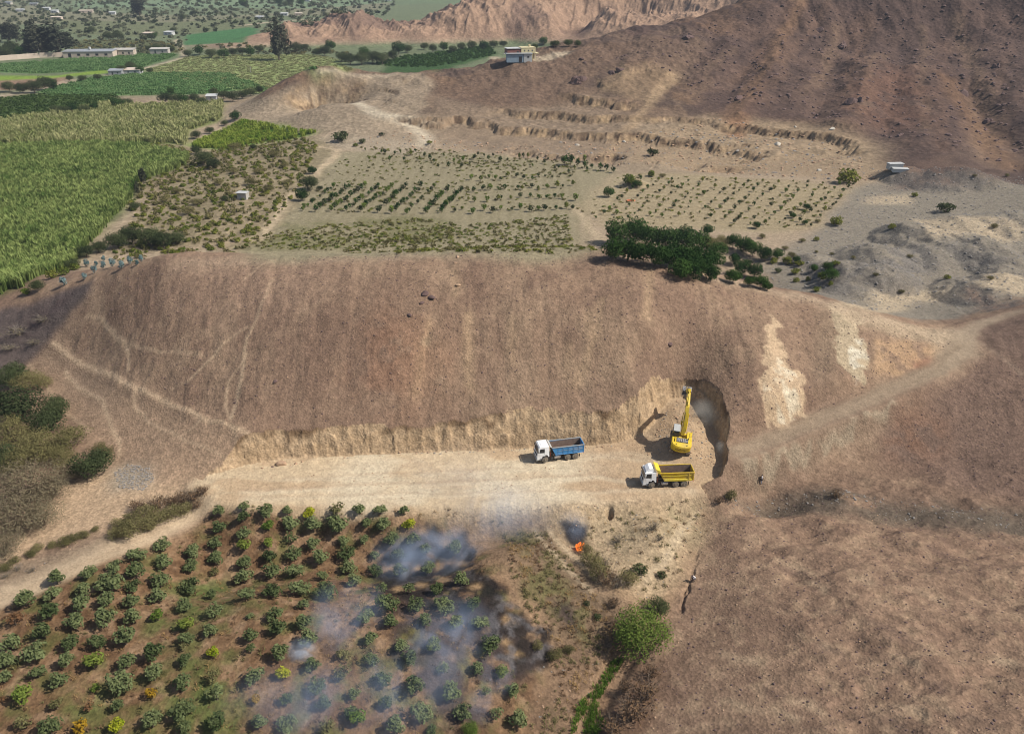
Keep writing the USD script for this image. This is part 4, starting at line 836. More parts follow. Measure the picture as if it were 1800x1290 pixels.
# ---------------------------------------------------------------- mango orchard: its lines of trees, each from the dirt road towards the camera
ORD = "first second third fourth fifth sixth seventh eighth ninth tenth eleventh twelfth thirteenth fourteenth fifteenth sixteenth".split()
def nth(i):
    U = ORD + "seventeenth eighteenth nineteenth".split(); T = {2: "twent", 3: "thirt", 4: "fort", 5: "fift", 6: "sixt"}
    return U[i] if i < 19 else T[(i + 1) // 10] + "ieth" if (i + 1) % 10 == 0 else T[(i + 1) // 10] + "y-" + ORD[(i + 1) % 10 - 1]
LINES = [  # from the burnt side to the road's far end: (x, y, crown half width in photo pixels, kind)
 [(800,963,13,'g'),(810,1018,14,'g'),(832,1061,15,'g'),(844,1093,14,'g'),(863,1133,18,'g'),(884,1180,14,'l'),(902,1213,14,'g'),(913,1265,16,'g')],
 [(710,896,9,'g'),(718,921,11,'y'),(725,947,13,'g'),(746,966,12,'g'),(752,998,13,'g'),(768,1036,12,'g'),(782,1064,17,'g'),(800,1094,14,'g'),(781,1174,13,'t'),(838,1176,14,'g'),(854,1215,10,'t'),(874,1252,13,'t')],
 [(668,895,10,'g'),(673,922,14,'g'),(687,948,13,'g'),(700,975,12,'g'),(702,1002,12,'g'),(718,1034,12,'t'),(732,1062,15,'g'),(746,1091,13,'g'),(762,1133,14,'g'),(792,1215,17,'g'),(813,1252,15,'g')],
 [(632,895,11,'g'),(643,920,11,'g'),(640,948,10,'g'),(659,975,10,'g'),(660,1002,13,'g'),(673,1034,11,'t'),(680,1059,18,'g'),(687,1091,14,'g'),(705,1135,13,'g'),(721,1156,14,'g'),(730,1203,18,'g'),(742,1251,18,'g'),(758,1283,10,'g')],
 [(592,894,13,'s'),(592,922,17,'g'),(603,950,10,'g'),(610,972,14,'g'),(613,998,13,'g'),(623,1020,12,'g'),(642,1084,14,'g'),(650,1121,12,'g'),(653,1158,12,'g'),(673,1194,15,'g'),(678,1235,13,'g'),(696,1274,18,'g')],
 [(543,901,11,'y'),(550,921,15,'g'),(551,956,12,'g'),(562,979,15,'g'),(567,1011,9,'g'),(573,1038,19,'g'),(602,1151,12,'s'),(602,1181,15,'s'),(623,1220,11,'g'),(627,1260,17,'l')],
 [(505,897,9,'g'),(509,920,15,'g'),(509,947,13,'t'),(517,973,13,'g'),(517,1002,14,'g'),(527,1033,17,'g'),(533,1061,11,'g'),(535,1094,16,'g'),(543,1121,15,'g'),(549,1169,15,'g'),(558,1206,15,'g'),(570,1235,13,'g'),(616,1254,13,'g'),(572,1277,16,'s')],
 [(468,898,14,'g'),(472,924,11,'l'),(471,953,10,'l'),(474,977,13,'g'),(478,1004,15,'g'),(479,1038,15,'g'),(482,1079,14,'g'),(488,1103,15,'g'),(493,1147,17,'g'),(497,1183,15,'y'),(503,1229,12,'g'),(504,1272,17,'g')],
 [(429,889,9,'g'),(427,907,11,'g'),(428,937,11,'g'),(430,957,14,'l'),(430,988,13,'g'),(428,1013,15,'g'),(433,1043,14,'g'),(439,1082,6,'g'),(440,1117,13,'g'),(440,1140,10,'t'),(447,1188,17,'g'),(449,1229,10,'o'),(456,1268,15,'g')],
 [(386,897,11,'g'),(385,926,13,'g'),(378,954,12,'g'),(378,981,14,'g'),(378,1005,10,'s'),(371,1045,10,'g'),(377,1073,14,'g'),(370,1107,15,'g'),(375,1146,11,'y'),(373,1187,13,'s'),(380,1217,17,'t'),(380,1270,17,'g')],
 [(337,970,14,'g'),(334,995,12,'g'),(333,1030,16,'g'),(323,1064,15,'g'),(327,1096,15,'l'),(327,1121,12,'g'),(320,1135,9,'s'),(323,1160,13,'g'),(319,1201,18,'g'),(319,1249,21,'g'),(323,1281,15,'g')],
 [(284,958,13,'g'),(286,988,15,'g'),(281,1020,17,'g'),(278,1047,14,'g'),(277,1081,13,'l'),(270,1147,17,'g'),(270,1183,15,'g'),(265,1219,12,'o'),(267,1265,17,'g')],
 [(240,974,15,'g'),(238,1002,17,'g'),(233,1030,13,'g'),(230,1057,15,'g'),(232,1085,15,'g'),(219,1118,20,'g'),(222,1163,15,'g'),(212,1198,21,'g'),(206,1240,12,'g'),(205,1275,14,'y')],
 [(201,995,12,'g'),(193,1023,21,'g'),(186,1055,15,'g'),(185,1087,18,'g'),(171,1127,15,'g'),(165,1160,18,'l'),(167,1208,9,'l'),(155,1243,10,'b'),(142,1277,16,'o')],
 [(155,1006,13,'g'),(146,1038,14,'g'),(140,1062,17,'g'),(132,1091,18,'g'),(123,1131,15,'g'),(114,1161,15,'g'),(103,1195,16,'g'),(99,1237,13,'s'),(87,1276,20,'g')],
 [(99,1014,15,'g'),(91,1043,15,'g'),(86,1075,17,'g'),(76,1108,15,'g'),(60,1146,21,'g'),(66,1180,12,'g'),(38,1219,19,'l'),(41,1268,15,'s')],
 [(44,1052,16,'g'),(25,1087,16,'b'),(22,1128,17,'g'),(11,1160,17,'g'),(7,1190,12,'g'),(3,1229,8,'b')]]
ORD2 = ORD + ["seventeenth"]
KIND = {'g': ("green", "green"), 'y': ("lime", "lime yellow"), 'l': ("light", "light green"), 'b': ("brown", "withered brown"), 'o': ("ochre", "ochre yellow"), 's': ("olive", "sparse olive"), 't': ("thin", "thin green")}
MANGOS = []
for li, line in enumerate(LINES):
    for ti, (u, v, r, k) in enumerate(line):
        mk, word = KIND[k]
        size = "large " if r >= 17 else "small " if r <= 10 else ""
        p, rr = stand(random.choice(MANGO[mk]), "mango_tree", f"{size}{word} mango, {ORD2[ti]} from the road in the {ORD2[li]} row from the burnt side", "mango tree", u, v, r * random.uniform(1.0, 1.14), .9, "mango trees in the orchard", random.uniform(.85, 1.05))
        MANGOS.append((p[0], p[1], rr))
# ---------------------------------------------------------------- single trees and shrubs near the camera
for u, v, r, ms, lab, ct, c in [
 (1128,1108,54,BUSHT,"big bright green bushy tree at the head of the grassy ditch","tree",.8), (1157,1066,24,DARKT,"small dark tree pressed against the big bushy tree","tree",.7),
 (1124,1000,17,DSHRUB,"dark green bush at the end of the dry thicket by the fire","bush",.5), (1163,1010,10,DSHRUB,"small dark bush on the gully edge beyond the thicket","bush",.5),
 (1050,1083,9,DSHRUB,"small dark bush beside the scorched strip","bush",.5), (1031,1060,7,DSHRUB,"tiny dark bush above the scorched strip","bush",.5),
 (1080,1060,13,DRY,"brown dry shrub on the waste ground above the bushy tree","shrub",.4),
 (1040,985,19,OSHRUB,"olive shrub just behind the flames","shrub",.45), (1052,1003,21,OSHRUB,"olive shrub in the middle of the dry thicket","shrub",.45), (1068,1015,20,DRY,"bare brown shrub of the dry thicket","shrub",.45), (1030,966,13,OSHRUB,"olive shrub touching the flames","shrub",.45),
 (1085,1022,20,DRYG,"grey twiggy shrub at the low end of the dry thicket","shrub",.45), (1105,1017,18,OSHRUB,"olive shrub between grey twigs and dark bush","shrub",.45), (1062,988,15,DRYG,"grey shrub on the upper edge of the dry thicket","shrub",.4),
 (1088,948,10,DRYG,"lone grey shrub on the sandy waste ground","shrub",.4), (1148,925,12,DRYG,"grey shrub on the sand below the road trucks","shrub",.4), (1160,945,8,DRYG,"small grey shrub near the gully head","shrub",.4),
 (1285,872,12,OSHRUB,"olive shrub at the head of the wash below the bank","shrub",.4), (1470,868,11,DRY,"dark dry shrub alone in the wash","shrub",.4),
 (1135,1215,26,DRY,"large brown dry shrub right below the bushy tree","shrub",.45), (1110,1250,30,DRY,"broad brown dry shrub by the ditch","shrub",.45), (1075,1280,24,DRY,"brown dry shrub at the lowest reach of the ditch","shrub",.45), (1145,1180,16,DRY,"dry shrub under the bushy tree's skirt","shrub",.45), (1100,1205,14,DRY,"small rusty shrub on the ditch edge","shrub",.45),
 (827,1280,17,BUSHT,"bright green bush among the mango trees by the smoke","bush",.8), (945,1135,11,OSHRUB,"olive weed clump on the burnt edge","bush",.4), (975,1150,14,OSHRUB,"olive weed clump beside the burnt tip","bush",.4), (1000,1140,10,OSHRUB,"small weed clump between burnt tip and ditch","bush",.4),
 (1265,880,9,DRY,"dry shrub beside the gully head","shrub",.4),
 # west of the hill
 (30,700,50,DARKT,"dark green tree at the hill's foot, highest of the thicket","tree",.8), (75,735,38,DARKT,"dark tree beside the topmost thicket tree","tree",.8), (15,752,40,OLIVET,"olive tree with wide crown at the picture's edge below the dark tree","tree",.7),
 (70,775,42,OLIVET,"olive crowned tree in the middle of the thicket","tree",.7), (120,768,36,OLIVET,"olive tree nearest the bare hill foot","tree",.7), (155,808,40,DARKT,"round dark tree standing out of the thicket beside the rubble heap","tree",.8),
 (100,800,28,OLIVET,"small olive tree behind the round dark tree","tree",.7), (45,850,62,THORN,"wide grey thorn tree with misty crown","tree",.55), (20,905,58,THORN,"wide grey green thorn tree above the dirt road","tree",.55), (85,860,36,THORN,"smaller grey thorn tree on the sandy yard's edge","tree",.55),
 (15,655,34,DARKT,"dark tree at the hill's foot beside the picture's edge, above the thicket","tree",.8), (50,668,30,OLIVET,"olive tree at the very top of the thicket under the grey flank","tree",.7), (95,712,30,DARKT,"dark tree between the thicket and the bare slope","tree",.8), (40,800,40,OLIVET,"broad olive tree between the dark trees and the misty thorn tree","tree",.7), (5,800,34,DARKT,"dark tree at the picture's edge in the middle of the thicket","tree",.8),
 (130,830,26,THORN,"small grey thorn tree under the round dark tree","tree",.55), (0,960,40,THORN,"low grey thorn tree at the edge above the bank","tree",.5), (70,905,40,THORN,"grey thorn tree reaching out over the sandy yard","tree",.55), (175,790,22,OLIVET,"small olive tree behind the rubble heap","tree",.7),
 (240,665,0,DRY,"","",0)]:
    if r: stand(random.choice(ms), ct, lab, ct, u, v, r * (1.3 if ms in (OSHRUB, DRY, DRYG) else 1.05), c, None, 1.25 if ms in (OSHRUB, DRY) else 1.0)
for i, (u, v, r) in enumerate([(356,862,12),(340,872,16),(345,886,13),(320,876,17),(322,896,16),(300,882,18),(298,902,19),(276,886,18),(276,910,20),(255,898,20),(250,922,22),(232,912,18),(224,932,22),(208,922,16),(204,938,16),(262,925,14),(240,890,16)]):
    dr = i in (0, 1, 2, 3, 5, 7, 16)
    stand(DRY[i % 2] if dr else OSHRUB[i % 2], "verge_shrub", f"{'brown dry' if dr else 'olive'} shrub, {nth(i)} from the quarry in the thick verge above the road", "shrub", u, v, r * 1.25, .4, "shrubs on the road verge", random.uniform(.8, 1.3))
for i, (u, v, r) in enumerate([(170,932,10),(150,940,12),(130,948,12),(110,955,12),(90,960,12),(70,966,12),(48,975,11),(25,985,12),(8,998,12)]):
    stand(OSHRUB[i % 2], "bank_shrub", f"low olive shrub, {ORD[i]} from the thick verge along the sandy bank", "shrub", u + rng.normal() * 3, v + rng.normal() * 2, r * random.uniform(1.0, 1.5), .35, "low shrubs on the sandy bank", .8)
for i, (u, v, r) in enumerate([(30,1000,14),(55,1002,12),(10,1012,12)]):
    stand(DRYG[0], "bank_shrub", f"grey dry shrub on the stony road bank, {ORD[i]} from the sandy yard", "shrub", u, v, r, .35, None, .6)
for i, (u, v, r) in enumerate([(30,582,34),(75,560,26),(15,610,26),(60,600,22)]):
    stand(DRYG[0], "hill_shrub", f"{['broad','upper','lower','small'][i]} leafless grey shrub on the dark flank of the hill", "shrub", u, v, r, .3, None, .35)
# behind the hill: the grove
GROVE = [(1085,405,22,'r'),(1115,400,23,'r'),(1145,405,22,'r'),(1172,410,22,'r'),(1200,405,22,'r'),(1225,415,20,'r'),(1080,428,20,'r'),(1105,428,22,'r'),(1132,432,22,'r'),(1160,440,20,'r'),(1185,440,22,'r'),(1210,440,22,'r'),(1235,445,22,'r'),(1200,462,20,'r'),(1225,462,20,'r'),(1250,470,16,'r'),(1255,450,16,'r'),(1262,435,14,'r'),(1245,420,16,'o'),(1268,418,14,'o'),(1293,452,10,'r'),
 (1290,420,13,'r'),(1308,425,15,'r'),(1325,432,15,'r'),(1345,442,13,'r'),(1368,442,10,'r'),(1305,470,14,'r'),(1328,475,13,'r'),(1290,480,13,'r'),(1318,490,10,'r'),(1338,492,12,'r'),(1350,498,9,'r'),(1315,455,7,'d'),(1368,470,6,'d'),(1245,400,10,'r')]
seen = {}
for i, (u, v, r, k) in enumerate(GROVE):
    v = v + 9 if i < 17 else v + 3
    where = "back edge" if v < 412 else "middle" if v < 446 else "front edge"
    side = "field-path end" if u < 1150 else "centre" if u < 1245 else "gravel end"
    key = (where, side); seen[key] = seen.get(key, 0) + 1
    stand((ROUND if k == 'r' else OLIVET if k == 'o' else DSHRUB)[i % (3 if k == 'r' else 2)], "grove_tree", f"{'dark green' if k == 'r' else 'olive' if k == 'o' else 'small grey'} grove tree, {ORD[seen[key] - 1]} at the {where} towards the {side}", "tree", u, v, r * 1.25, .8, "trees of the dark grove behind the hill", 1.1)
BACK = [(1392,448,11,'o'),(1400,455,9,'r'),(1385,458,13,'s'),(1405,462,10,'s'),(1360,458,10,'s'),(1398,476,11,'s'),(1400,492,8,'s'),(1432,470,9,'r'),(1455,468,12,'r'),(1460,480,16,'r'),(1445,485,12,'s'),(1470,462,9,'s'),(1420,490,7,'s'),(1435,508,10,'s'),(1460,498,7,'s'),(1380,435,8,'o'),(1340,415,9,'o'),(1410,422,8,'o'),(1435,420,7,'s'),(1470,388,16,'s'),(1492,310,24,'S'),(1664,365,18,'D'),(1568,398,9,'S'),(1435,442,5,'o'),(1462,446,5,'o'),(1608,342,8,'S'),(1585,512,7,'o'),(1600,450,7,'o'),(1665,487,8,'S'),(1540,482,7,'o'),(1500,452,6,'o'),(1742,488,8,'o'),(1748,397,9,'o'),(1713,308,5,'o'),(1770,308,6,'o'),(1438,388,7,'o'),(1330,395,9,'r'),(1395,378,7,'r'),(1418,363,8,'r'),(1415,390,6,'r'),
 (1106,315,16,'S'),(1120,322,9,'r'),(1145,305,10,'S'),(1165,308,8,'o'),(1070,337,12,'r'),(1147,268,13,'d'),(600,240,18,'d'),(637,248,8,'d'),(625,255,6,'S'),(755,250,6,'S'),(670,236,6,'d')]
for i, (u, v, r, k) in enumerate(BACK):
    ms, w = {'o': (OSHRUB, "olive brown shrub"), 's': (SHRUB, "yellow green shrub"), 'S': (SHRUB, "bright green shrub"), 'r': (ROUND, "dark green tree"), 'D': (DSHRUB, "dark green thicket shrub"), 'd': (DSHRUB, "dark grey green bush")}[k]
    if u > 1480: where = "on the grey spoil heaps" if v > 420 else "by the gravel yard under the great hill"
    elif u > 1350: where = "on the gravel between grove and spoil heaps" if v > 430 else "at the corner of the dotted field"
    elif u > 1000: where = "on the edge between plantation and quarry" 
    else: where = "at the foot of the terraced quarry spur"
    sz = "large" if r >= 14 else "medium" if r >= 9 else "small"
    key = (w, where, sz); seen[key] = seen.get(key, 0) + 1
    stand(ms[i % 2], "wild_shrub", f"{sz} {w} {where}" + ("" if seen[key] == 1 else f", {ORD[seen[key] - 1]}"), "shrub", u, v, r, .5 if k != 'r' else .8, "shrubs of the waste ground behind the hill")
# scrubby plot beside the cane
PLOT = [(205,418,24,'d'),(230,408,26,'d'),(258,412,28,'d'),(285,418,24,'d'),(308,415,20,'d'),(150,440,18,'d'),(172,432,18,'d'),(125,462,16,'d'),(130,470,12,'s'),(90,482,16,'s'),(65,500,16,'d'),(45,512,12,'s'),(110,478,14,'s'),
 (355,275,22,'d'),(345,262,12,'d'),(372,285,16,'d'),(250,310,14,'n'),(240,330,10,'n'),(238,360,12,'d'),(245,345,8,'o'),(412,258,14,'o'),(445,257,8,'d'),(345,235,12,'d'),(368,228,10,'d'),(395,215,8,'d'),(412,202,12,'r'),
 (540,318,22,'d'),(549,298,10,'r'),(530,342,14,'r'),(562,330,7,'d'),(550,350,6,'d'),(525,252,10,'o'),(330,370,16,'o'),(345,355,14,'o'),(290,350,14,'o'),(310,335,12,'o'),(395,348,10,'d'),(480,270,14,'o'),(500,290,12,'o'),(455,300,12,'o'),(440,320,14,'o'),(470,330,14,'o'),(505,320,10,'o'),(410,300,12,'o'),(385,320,12,'o')]
for i, (u, v, r, k) in enumerate(PLOT):
    ms, w = {'d': (DARKT, "dark thorny tree"), 's': (SHRUB, "yellowish shrub"), 'o': (OSHRUB, "olive shrub"), 'n': (TALL, "tall narrow dark tree"), 'r': (ROUND, "green leafy tree")}[k]
    where = "in the thicket at the cane field's low corner" if v > 400 and u < 320 else "along the cane field's edge" if u < 270 else "between the cane fields" if v < 290 and u < 420 else "beside the field path" if u > 515 else "in the scrubby plot round the white shed"
    key = (w, where); seen[key] = seen.get(key, 0) + 1
    stand(ms[i % 2], "plot_tree" if k in "dnr" else "plot_shrub", f"{w} {where}" + ("" if seen[key] == 1 else f", {ORD[seen[key] - 1]} of them"), "tree" if k in "dnr" else "shrub", u, v, r, {'d': .75, 'n': 1.0, 'r': .8}.get(k, .45), "trees and shrubs of the scrubby plot", 1.3 if k == 'n' else 1.0)
for i, (u, v, r) in enumerate([(152,463,8),(165,474,8),(182,455,6),(180,466,8),(197,462,9),(212,466,9),(228,458,8),(240,462,6),(248,455,7),(112,494,10),(148,486,7),(168,464,6)]):
    stand(AGAVE[i % 2], "blue_sapling", f"blue grey sapling behind the hill's crest, {ORD[11 - i]} from the crest path", "tree", u, v, r, .8, "blue grey saplings behind the hill", 1.1)

# ---------------------------------------------------------------- plantation of young trees
def quad(A, B, C, D, s, t): return (1 - s) * ((1 - t) * np.array(A) + t * np.array(D)) + s * ((1 - t) * np.array(B) + t * np.array(C))
NYOUNG = [0]
def young(p, r, k, label, group, tall=1.0):
    NYOUNG[0] += 1
    copy_of(YOUNG[k], "young_tree", label, "young tree", (p[0], p[1], gz(p[0], p[1]) - .05), random.random() * 6, (r, r, r * tall), group)
tops = [(587,332),(614,333),(642,331),(665,332),(690,331),(714,331),(740,331),(763,331),(788,333),(812,336)]
bots = [(531,372),(556,372),(582,372),(609,372),(634,372),(664,374),(690,376),(715,376),(748,376),(775,375)]
for i, (tp, bt) in enumerate(zip(tops, bots)):
    for j in range(11):
        if (i, j) in ((0, 4), (0, 5), (3, 6), (7, 3), (5, 2), (8, 8), (7, 7)): continue
        u, v = np.array(bt) + (np.array(tp) - bt) * (j / 10) + rng.normal(size=2) * [.8, .8]
        p = at(u, v); young(p, random.uniform(.85, 1.35) * (.75 if i in (0, 7) else 1), random.choice((0, 0, 2, 1)), f"dark young tree, {ORD[j]} from the near end of planted row {'abcdefghij'[i]}".replace(f"planted row {'abcdefghij'[i]}", f"the {ORD[i]} row from the field path"), "young trees in the planted rows", 1.1)
for i in range(56):                                                  # thinner continuation towards the dotted field
    s, t = (i % 14) / 13, (i // 14) / 3
    u, v = quad((800, 372), (1010, 368), (1000, 312), (830, 318), s, t) + rng.normal(size=2) * [2.5, 2]
    young(at(u, v), random.uniform(.6, 1.4), random.choice((0, 1, 2, 3)), f"scattered young tree, {nth(i % 14)} across in the {nth(i // 14)} line beyond the planted rows", "scattered young trees of the plantation")
for i in range(46):                                                  # upper edge under the quarry
    u = 640 + 400 * (i + .6 * rng.random()) / 46; v = 262 + (u - 640) * .055 + rng.random() * 26
    young(at(u, v), random.uniform(.5, 1.1), random.choice((0, 1, 2, 3)), f"young tree of the loose strip below the quarry terraces, {nth(i)} from the field path", "young trees below the quarry terraces", 1.4)
for i, (u, v) in enumerate([(992,291),(1003,291),(1015,293),(1028,296),(1040,297),(1055,300),(1066,301),(1078,304)]):
    young(at(u, v), [2.1, 2.3, 1.6, 1.6, 1.1, 1.6, 1.5, 1.3][i], 0, f"leafy young tree, {ORD[i]} in the hedge line above the dotted field", "hedge line above the dotted field")
for i in range(150):                                                 # the dotted field
    s, t = (i % 15) / 14, (i // 15) / 9
    u, v = quad((1050, 385), (1425, 398), (1500, 325), (1130, 318), s, t) + rng.normal(size=2) * [2.5, 1.2]
    if 1060 < u < 1290 and v > 388: continue
    young(at(u, v), random.uniform(.45, 1.0), random.choice((0, 2, 3, 1)), f"tiny sapling, {nth(i % 15)} across in the {nth(i // 15)} row of the dotted field from the grove", "saplings of the dotted field", 1.0)
# field edges, hedges and trees of the valley
HEDGE = [(95,190,9),(112,192,10),(128,191,9),(145,190,10),(165,188,9),(205,180,10),(222,178,9),(290,170,12),(308,172,11),(322,174,9),(340,172,10),(355,176,9),(376,160,8),(392,165,10),(408,168,11),(425,164,10),(440,160,9),(455,158,8),(300,160,7),
 (15,150,12),(38,152,12),(58,150,14),(78,145,14),(90,148,10),(212,120,9),(228,115,9),(245,122,7),(262,123,6),(122,137,6),(145,136,7),(170,134,7),(330,92,8),(350,88,9),(372,92,10),(392,94,9),(408,90,9),(425,88,8),(440,90,9),(455,84,8),(520,82,10),(535,82,8),(555,90,8),(570,88,10),(580,80,9),(600,98,11),(615,102,12),(635,105,13),(655,98,14),(672,100,13),(690,96,10),(700,85,11),(715,84,9),(640,92,9),(745,80,8),(760,84,8),(780,82,8),(795,85,8),(810,80,8),(830,78,8),(850,80,8),(868,76,8),(885,76,7),(955,75,7),(975,76,8),(1000,74,8),(1015,76,7),(940,82,6),
 (265,64,7),(272,62,5),(190,62,9),(205,61,9),(160,52,7),(305,52,6),(320,30,7),(340,22,5),(20,85,14),(5,90,14),(35,92,10),(430,8,6),(425,4,6),(490,4,6),(500,6,6),(510,2,7),(530,4,6),(300,85,6),(275,82,7),(262,84,6)]
HEDGE.sort()
for i, (u, v, r) in enumerate(HEDGE):
    where = "between the cane fields" if 150 < v and u < 470 else "by the ploughed strip" if v > 108 and u < 280 else "in the hedge before the far range" if u > 540 else "in the hedge along the pale field" if v > 78 and u > 300 else "on the valley floor beyond the farm wall"
    key = where; seen[key] = seen.get(key, 0) + 1
    n = seen[key]
    stand((DARKT + ROUND[:1])[i % 4], "valley_tree", f"dark tree {where}, {nth(n - 1)} from the west", "tree", u, v, r * 1.3, .75, "dark trees " + where)
for u, v, r, sq, lab in [(487,68,17,1.55,"tall dark eucalyptus standing alone against the orange range"), (97,68,26,1.0,"broad dark eucalyptus, tallest by the pale farm wall"), (70,72,20,1.2,"rusty eucalyptus pressed against the broad one"), (56,62,12,1.6,"slender eucalyptus beside the rusty one"), (12,56,14,1.1,"dark tree beyond the farm wall at the picture's edge"), (25,58,11,1.2,"dark tree behind the farm wall, next to the edge tree"), (243,12,14,1.1,"broad lone eucalyptus far out in the valley"), (56,82,16,.9,"green tree at the foot of the slender eucalyptus")]:
    stand(TALL[int(u) % 3], "eucalyptus_tree", lab, "tree", u, v, r / .42, 1.0, None, sq * (.9 if sq > 1.5 else 1.0), wide=2.0 if sq < 1.5 else 1.5)

# ---------------------------------------------------------------- crops, scrub and weeds that nobody could count
def fill(polys, step, jit=.5, keep=1.0, near=None):
    """points spread over the ground inside patches given by photo points."""
    out = []
    for q in polys:
        w = np.array([at(u, v)[:2] for u, v in q]); lo, hi = w.min(0), w.max(0)
        gx_, gy_ = np.meshgrid(np.arange(lo[0], hi[0], step), np.arange(lo[1], hi[1], step))
        pts = np.c_[gx_.ravel(), gy_.ravel()] + rng.normal(size=(gx_.size, 2)) * step * jit
        import shapely
        ok = shapely.contains_xy(Polygon(w).buffer(0), pts[:, 0], pts[:, 1]) & (rng.random(len(pts)) < keep)
        pts = pts[ok]; pts = pts[np.abs(pts[:, 0]) < np.interp(pts[:, 1], rows, hw) * .97]
        out.append(pts)
    p = np.vstack(out); return np.c_[p, ground(p[:, 0], p[:, 1])]
def grow(name, protos, mats, pts, lo, hi, label, ct, **k):
    n = len(pts); scatter(name, protos, mats, pts, rng.random(n) * 6.28, rng.uniform(lo, hi, n), label, ct, **k)
CANE1 = [(-60,262),(130,255),(250,258),(335,275),(325,292),(240,322),(235,345),(175,410),(140,450),(40,505),(-60,540)]
CANE2 = [(-60,220),(100,200),(180,185),(260,187),(392,180),(390,208),(330,230),(325,255),(240,252),(120,250),(-60,258)]
LIME = [(330,258),(420,213),(500,225),(560,234),(470,248),(390,264)]
GREEN = [(65,162),(160,138),(270,128),(400,130),(560,132),(620,130),(560,146),(440,156),(350,166),(240,168),(100,168)]
PALE = [(255,123),(330,100),(430,97),(545,95),(600,108),(622,124),(610,130),(270,129)]
STRIP = [(-60,118),(100,106),(230,96),(312,96),(250,118),(180,125),(60,130),(-60,124)]
DGRASS = [(-60,180),(60,166),(205,166),(205,182),(80,200),(-60,222)]
ORCHF = [(650,114),(690,104),(760,94),(860,80),(872,96),(800,112),(760,118),(700,118)]
grow("sugar_cane", [blades(s, 16, .9, 3.0, .14, .45) for s in (1, 2, 3)], [G_CANE] * 3, fill([CANE1], 1.25), .75, 1.2, "tall bright green sugar cane filling the large field beside the hill", "sugar cane")
grow("flowering_cane", [blades(s, 14, 1.2, 3.0, .2, .4) for s in (4, 5)], [G_CANE2] * 2, fill([CANE2], 2.0), .75, 1.15, "yellowish flowering sugar cane in the field beyond the bright cane", "sugar cane")
grow("young_cane", [blades(s, 16, 1.1, 2.2, .2, .5) for s in (6, 7)], [G_LIME] * 2, fill([LIME], 1.7), .75, 1.15, "lime green young cane in the wedge below the quarry spur", "sugar cane")
grow("green_crop", [blades(s, 22, 2.2, 1.5, .34, .7) for s in (8, 9)], [G_CROP] * 2, fill([GREEN, STRIP], 3.4), .7, 1.15, "even green crop in the fields before the pale field and the farm wall", "crop")
grow("pale_crop", [blades(s, 22, 2.6, .8, .36, .8) for s in (10, 11)], [G_CROP2] * 2, fill([PALE], 4.0), .7, 1.1, "pale yellow green crop in the field below the eucalyptus", "crop")
grow("low_crop", [blades(s, 14, 1.8, .9, .3, .6) for s in (12,)], [G_CROP3], fill([DGRASS], 2.6), .7, 1.1, "low dark green crop along the cane edge", "crop")
grow("orchard_crop", [leaf_cloud(s, 90, (2, 2, 1.6), .9, 6, .5) for s in (13, 14)], [G_GROVE] * 2, fill([ORCHF], 3.6), .8, 1.2, "dense dark orchard below the far range", "orchard")
grow("plot_scrub", [lift(leaf_cloud(s, 60, (1, 1, .6), .5, 6, .4), .35) for s in (15, 16)], [G_OLIVE, G_SHRUB], np.vstack([fill([[(250,370),(330,290),(420,240),(545,245),(560,262),(540,300),(520,345),(455,415),(320,445),(190,445)]], 1.9, .6, .5), fill([[(240,250),(340,262),(330,300),(250,380),(225,370),(240,322)]], 2.0, .6, .5)]), .5, 1.5, "low olive scrub over the plot round the white shed", "scrub")
grow("field_weeds", [lift(leaf_cloud(s, 40, (1, 1, .55), .5, 6, .4), .25) for s in (17, 18)], [G_OLIVE, G_SHRUB], np.vstack([fill([[(420,438),(450,415),(560,398),(720,385),(800,392),(800,415),(760,430),(560,441)]], 1.3, .6, .6), fill([[(600,438),(780,400),(1000,378),(1050,440),(1000,447),(700,447)]], 1.3, .5, .6), fill([[(590,285),(690,262),(1000,290),(1000,372),(530,376)]], 2.2, .5, .28), fill([[(1010,365),(1085,305),(1350,315),(1500,330),(1430,400),(1060,395)]], 2.6, .5, .3), fill([[(620,255),(760,262),(1000,285),(1080,305),(1000,312),(700,285)]], 2.2, .5, .4)]), .3, 1.05, "low weeds over the plantation's near strip", "weeds")
grow("valley_scrub", [lift(leaf_cloud(s, 46, (4, 4, 2.2), 2.6, 6, .4), 1.2) for s in (19, 20, 21)], [G_SCRUB, G_SCRUB, G_DARK], fill([[(100,100),(130,70),(330,78),(330,62),(450,48),(470,60),(640,30),(700,0),(690,-10),(-60,-10),(-60,92),(20,96)]], 11.0, .6, .36), .35, 1.3, "scrub dotting the valley floor far out", "scrub")
grow("valley_thicket", [lift(leaf_cloud(s, 46, (2, 2, 1.3), 1.3, 6, .4), .6) for s in (22, 23)], [G_SCRUB, G_OLIVE], fill([[(120,97),(130,72),(250,70),(320,78),(325,92),(240,95)],[(440,96),(600,96),(640,108),(620,96),(560,84),(330,84)]], 5.0, .6, .6), .6, 1.4, "low thicket behind the pale farm wall", "scrub")
grass_pts = fill([[(1080,1160),(1096,1160),(1082,1185),(1070,1200),(1058,1220),(1052,1245),(1064,1275),(1050,1300),(1030,1300),(1022,1250),(1040,1215),(1062,1185)], [(1000,1290),(1016,1250),(1026,1225),(1032,1235),(1022,1262),(1008,1298)]], .32, .5, .95)
grow("grass", [blades(s, 12, .25, .7, .035, .6) for s in (24, 25)], [G_GRASS] * 2, grass_pts, .6, 1.3, "bright green grass in the ditch below the bushy tree", "grass")
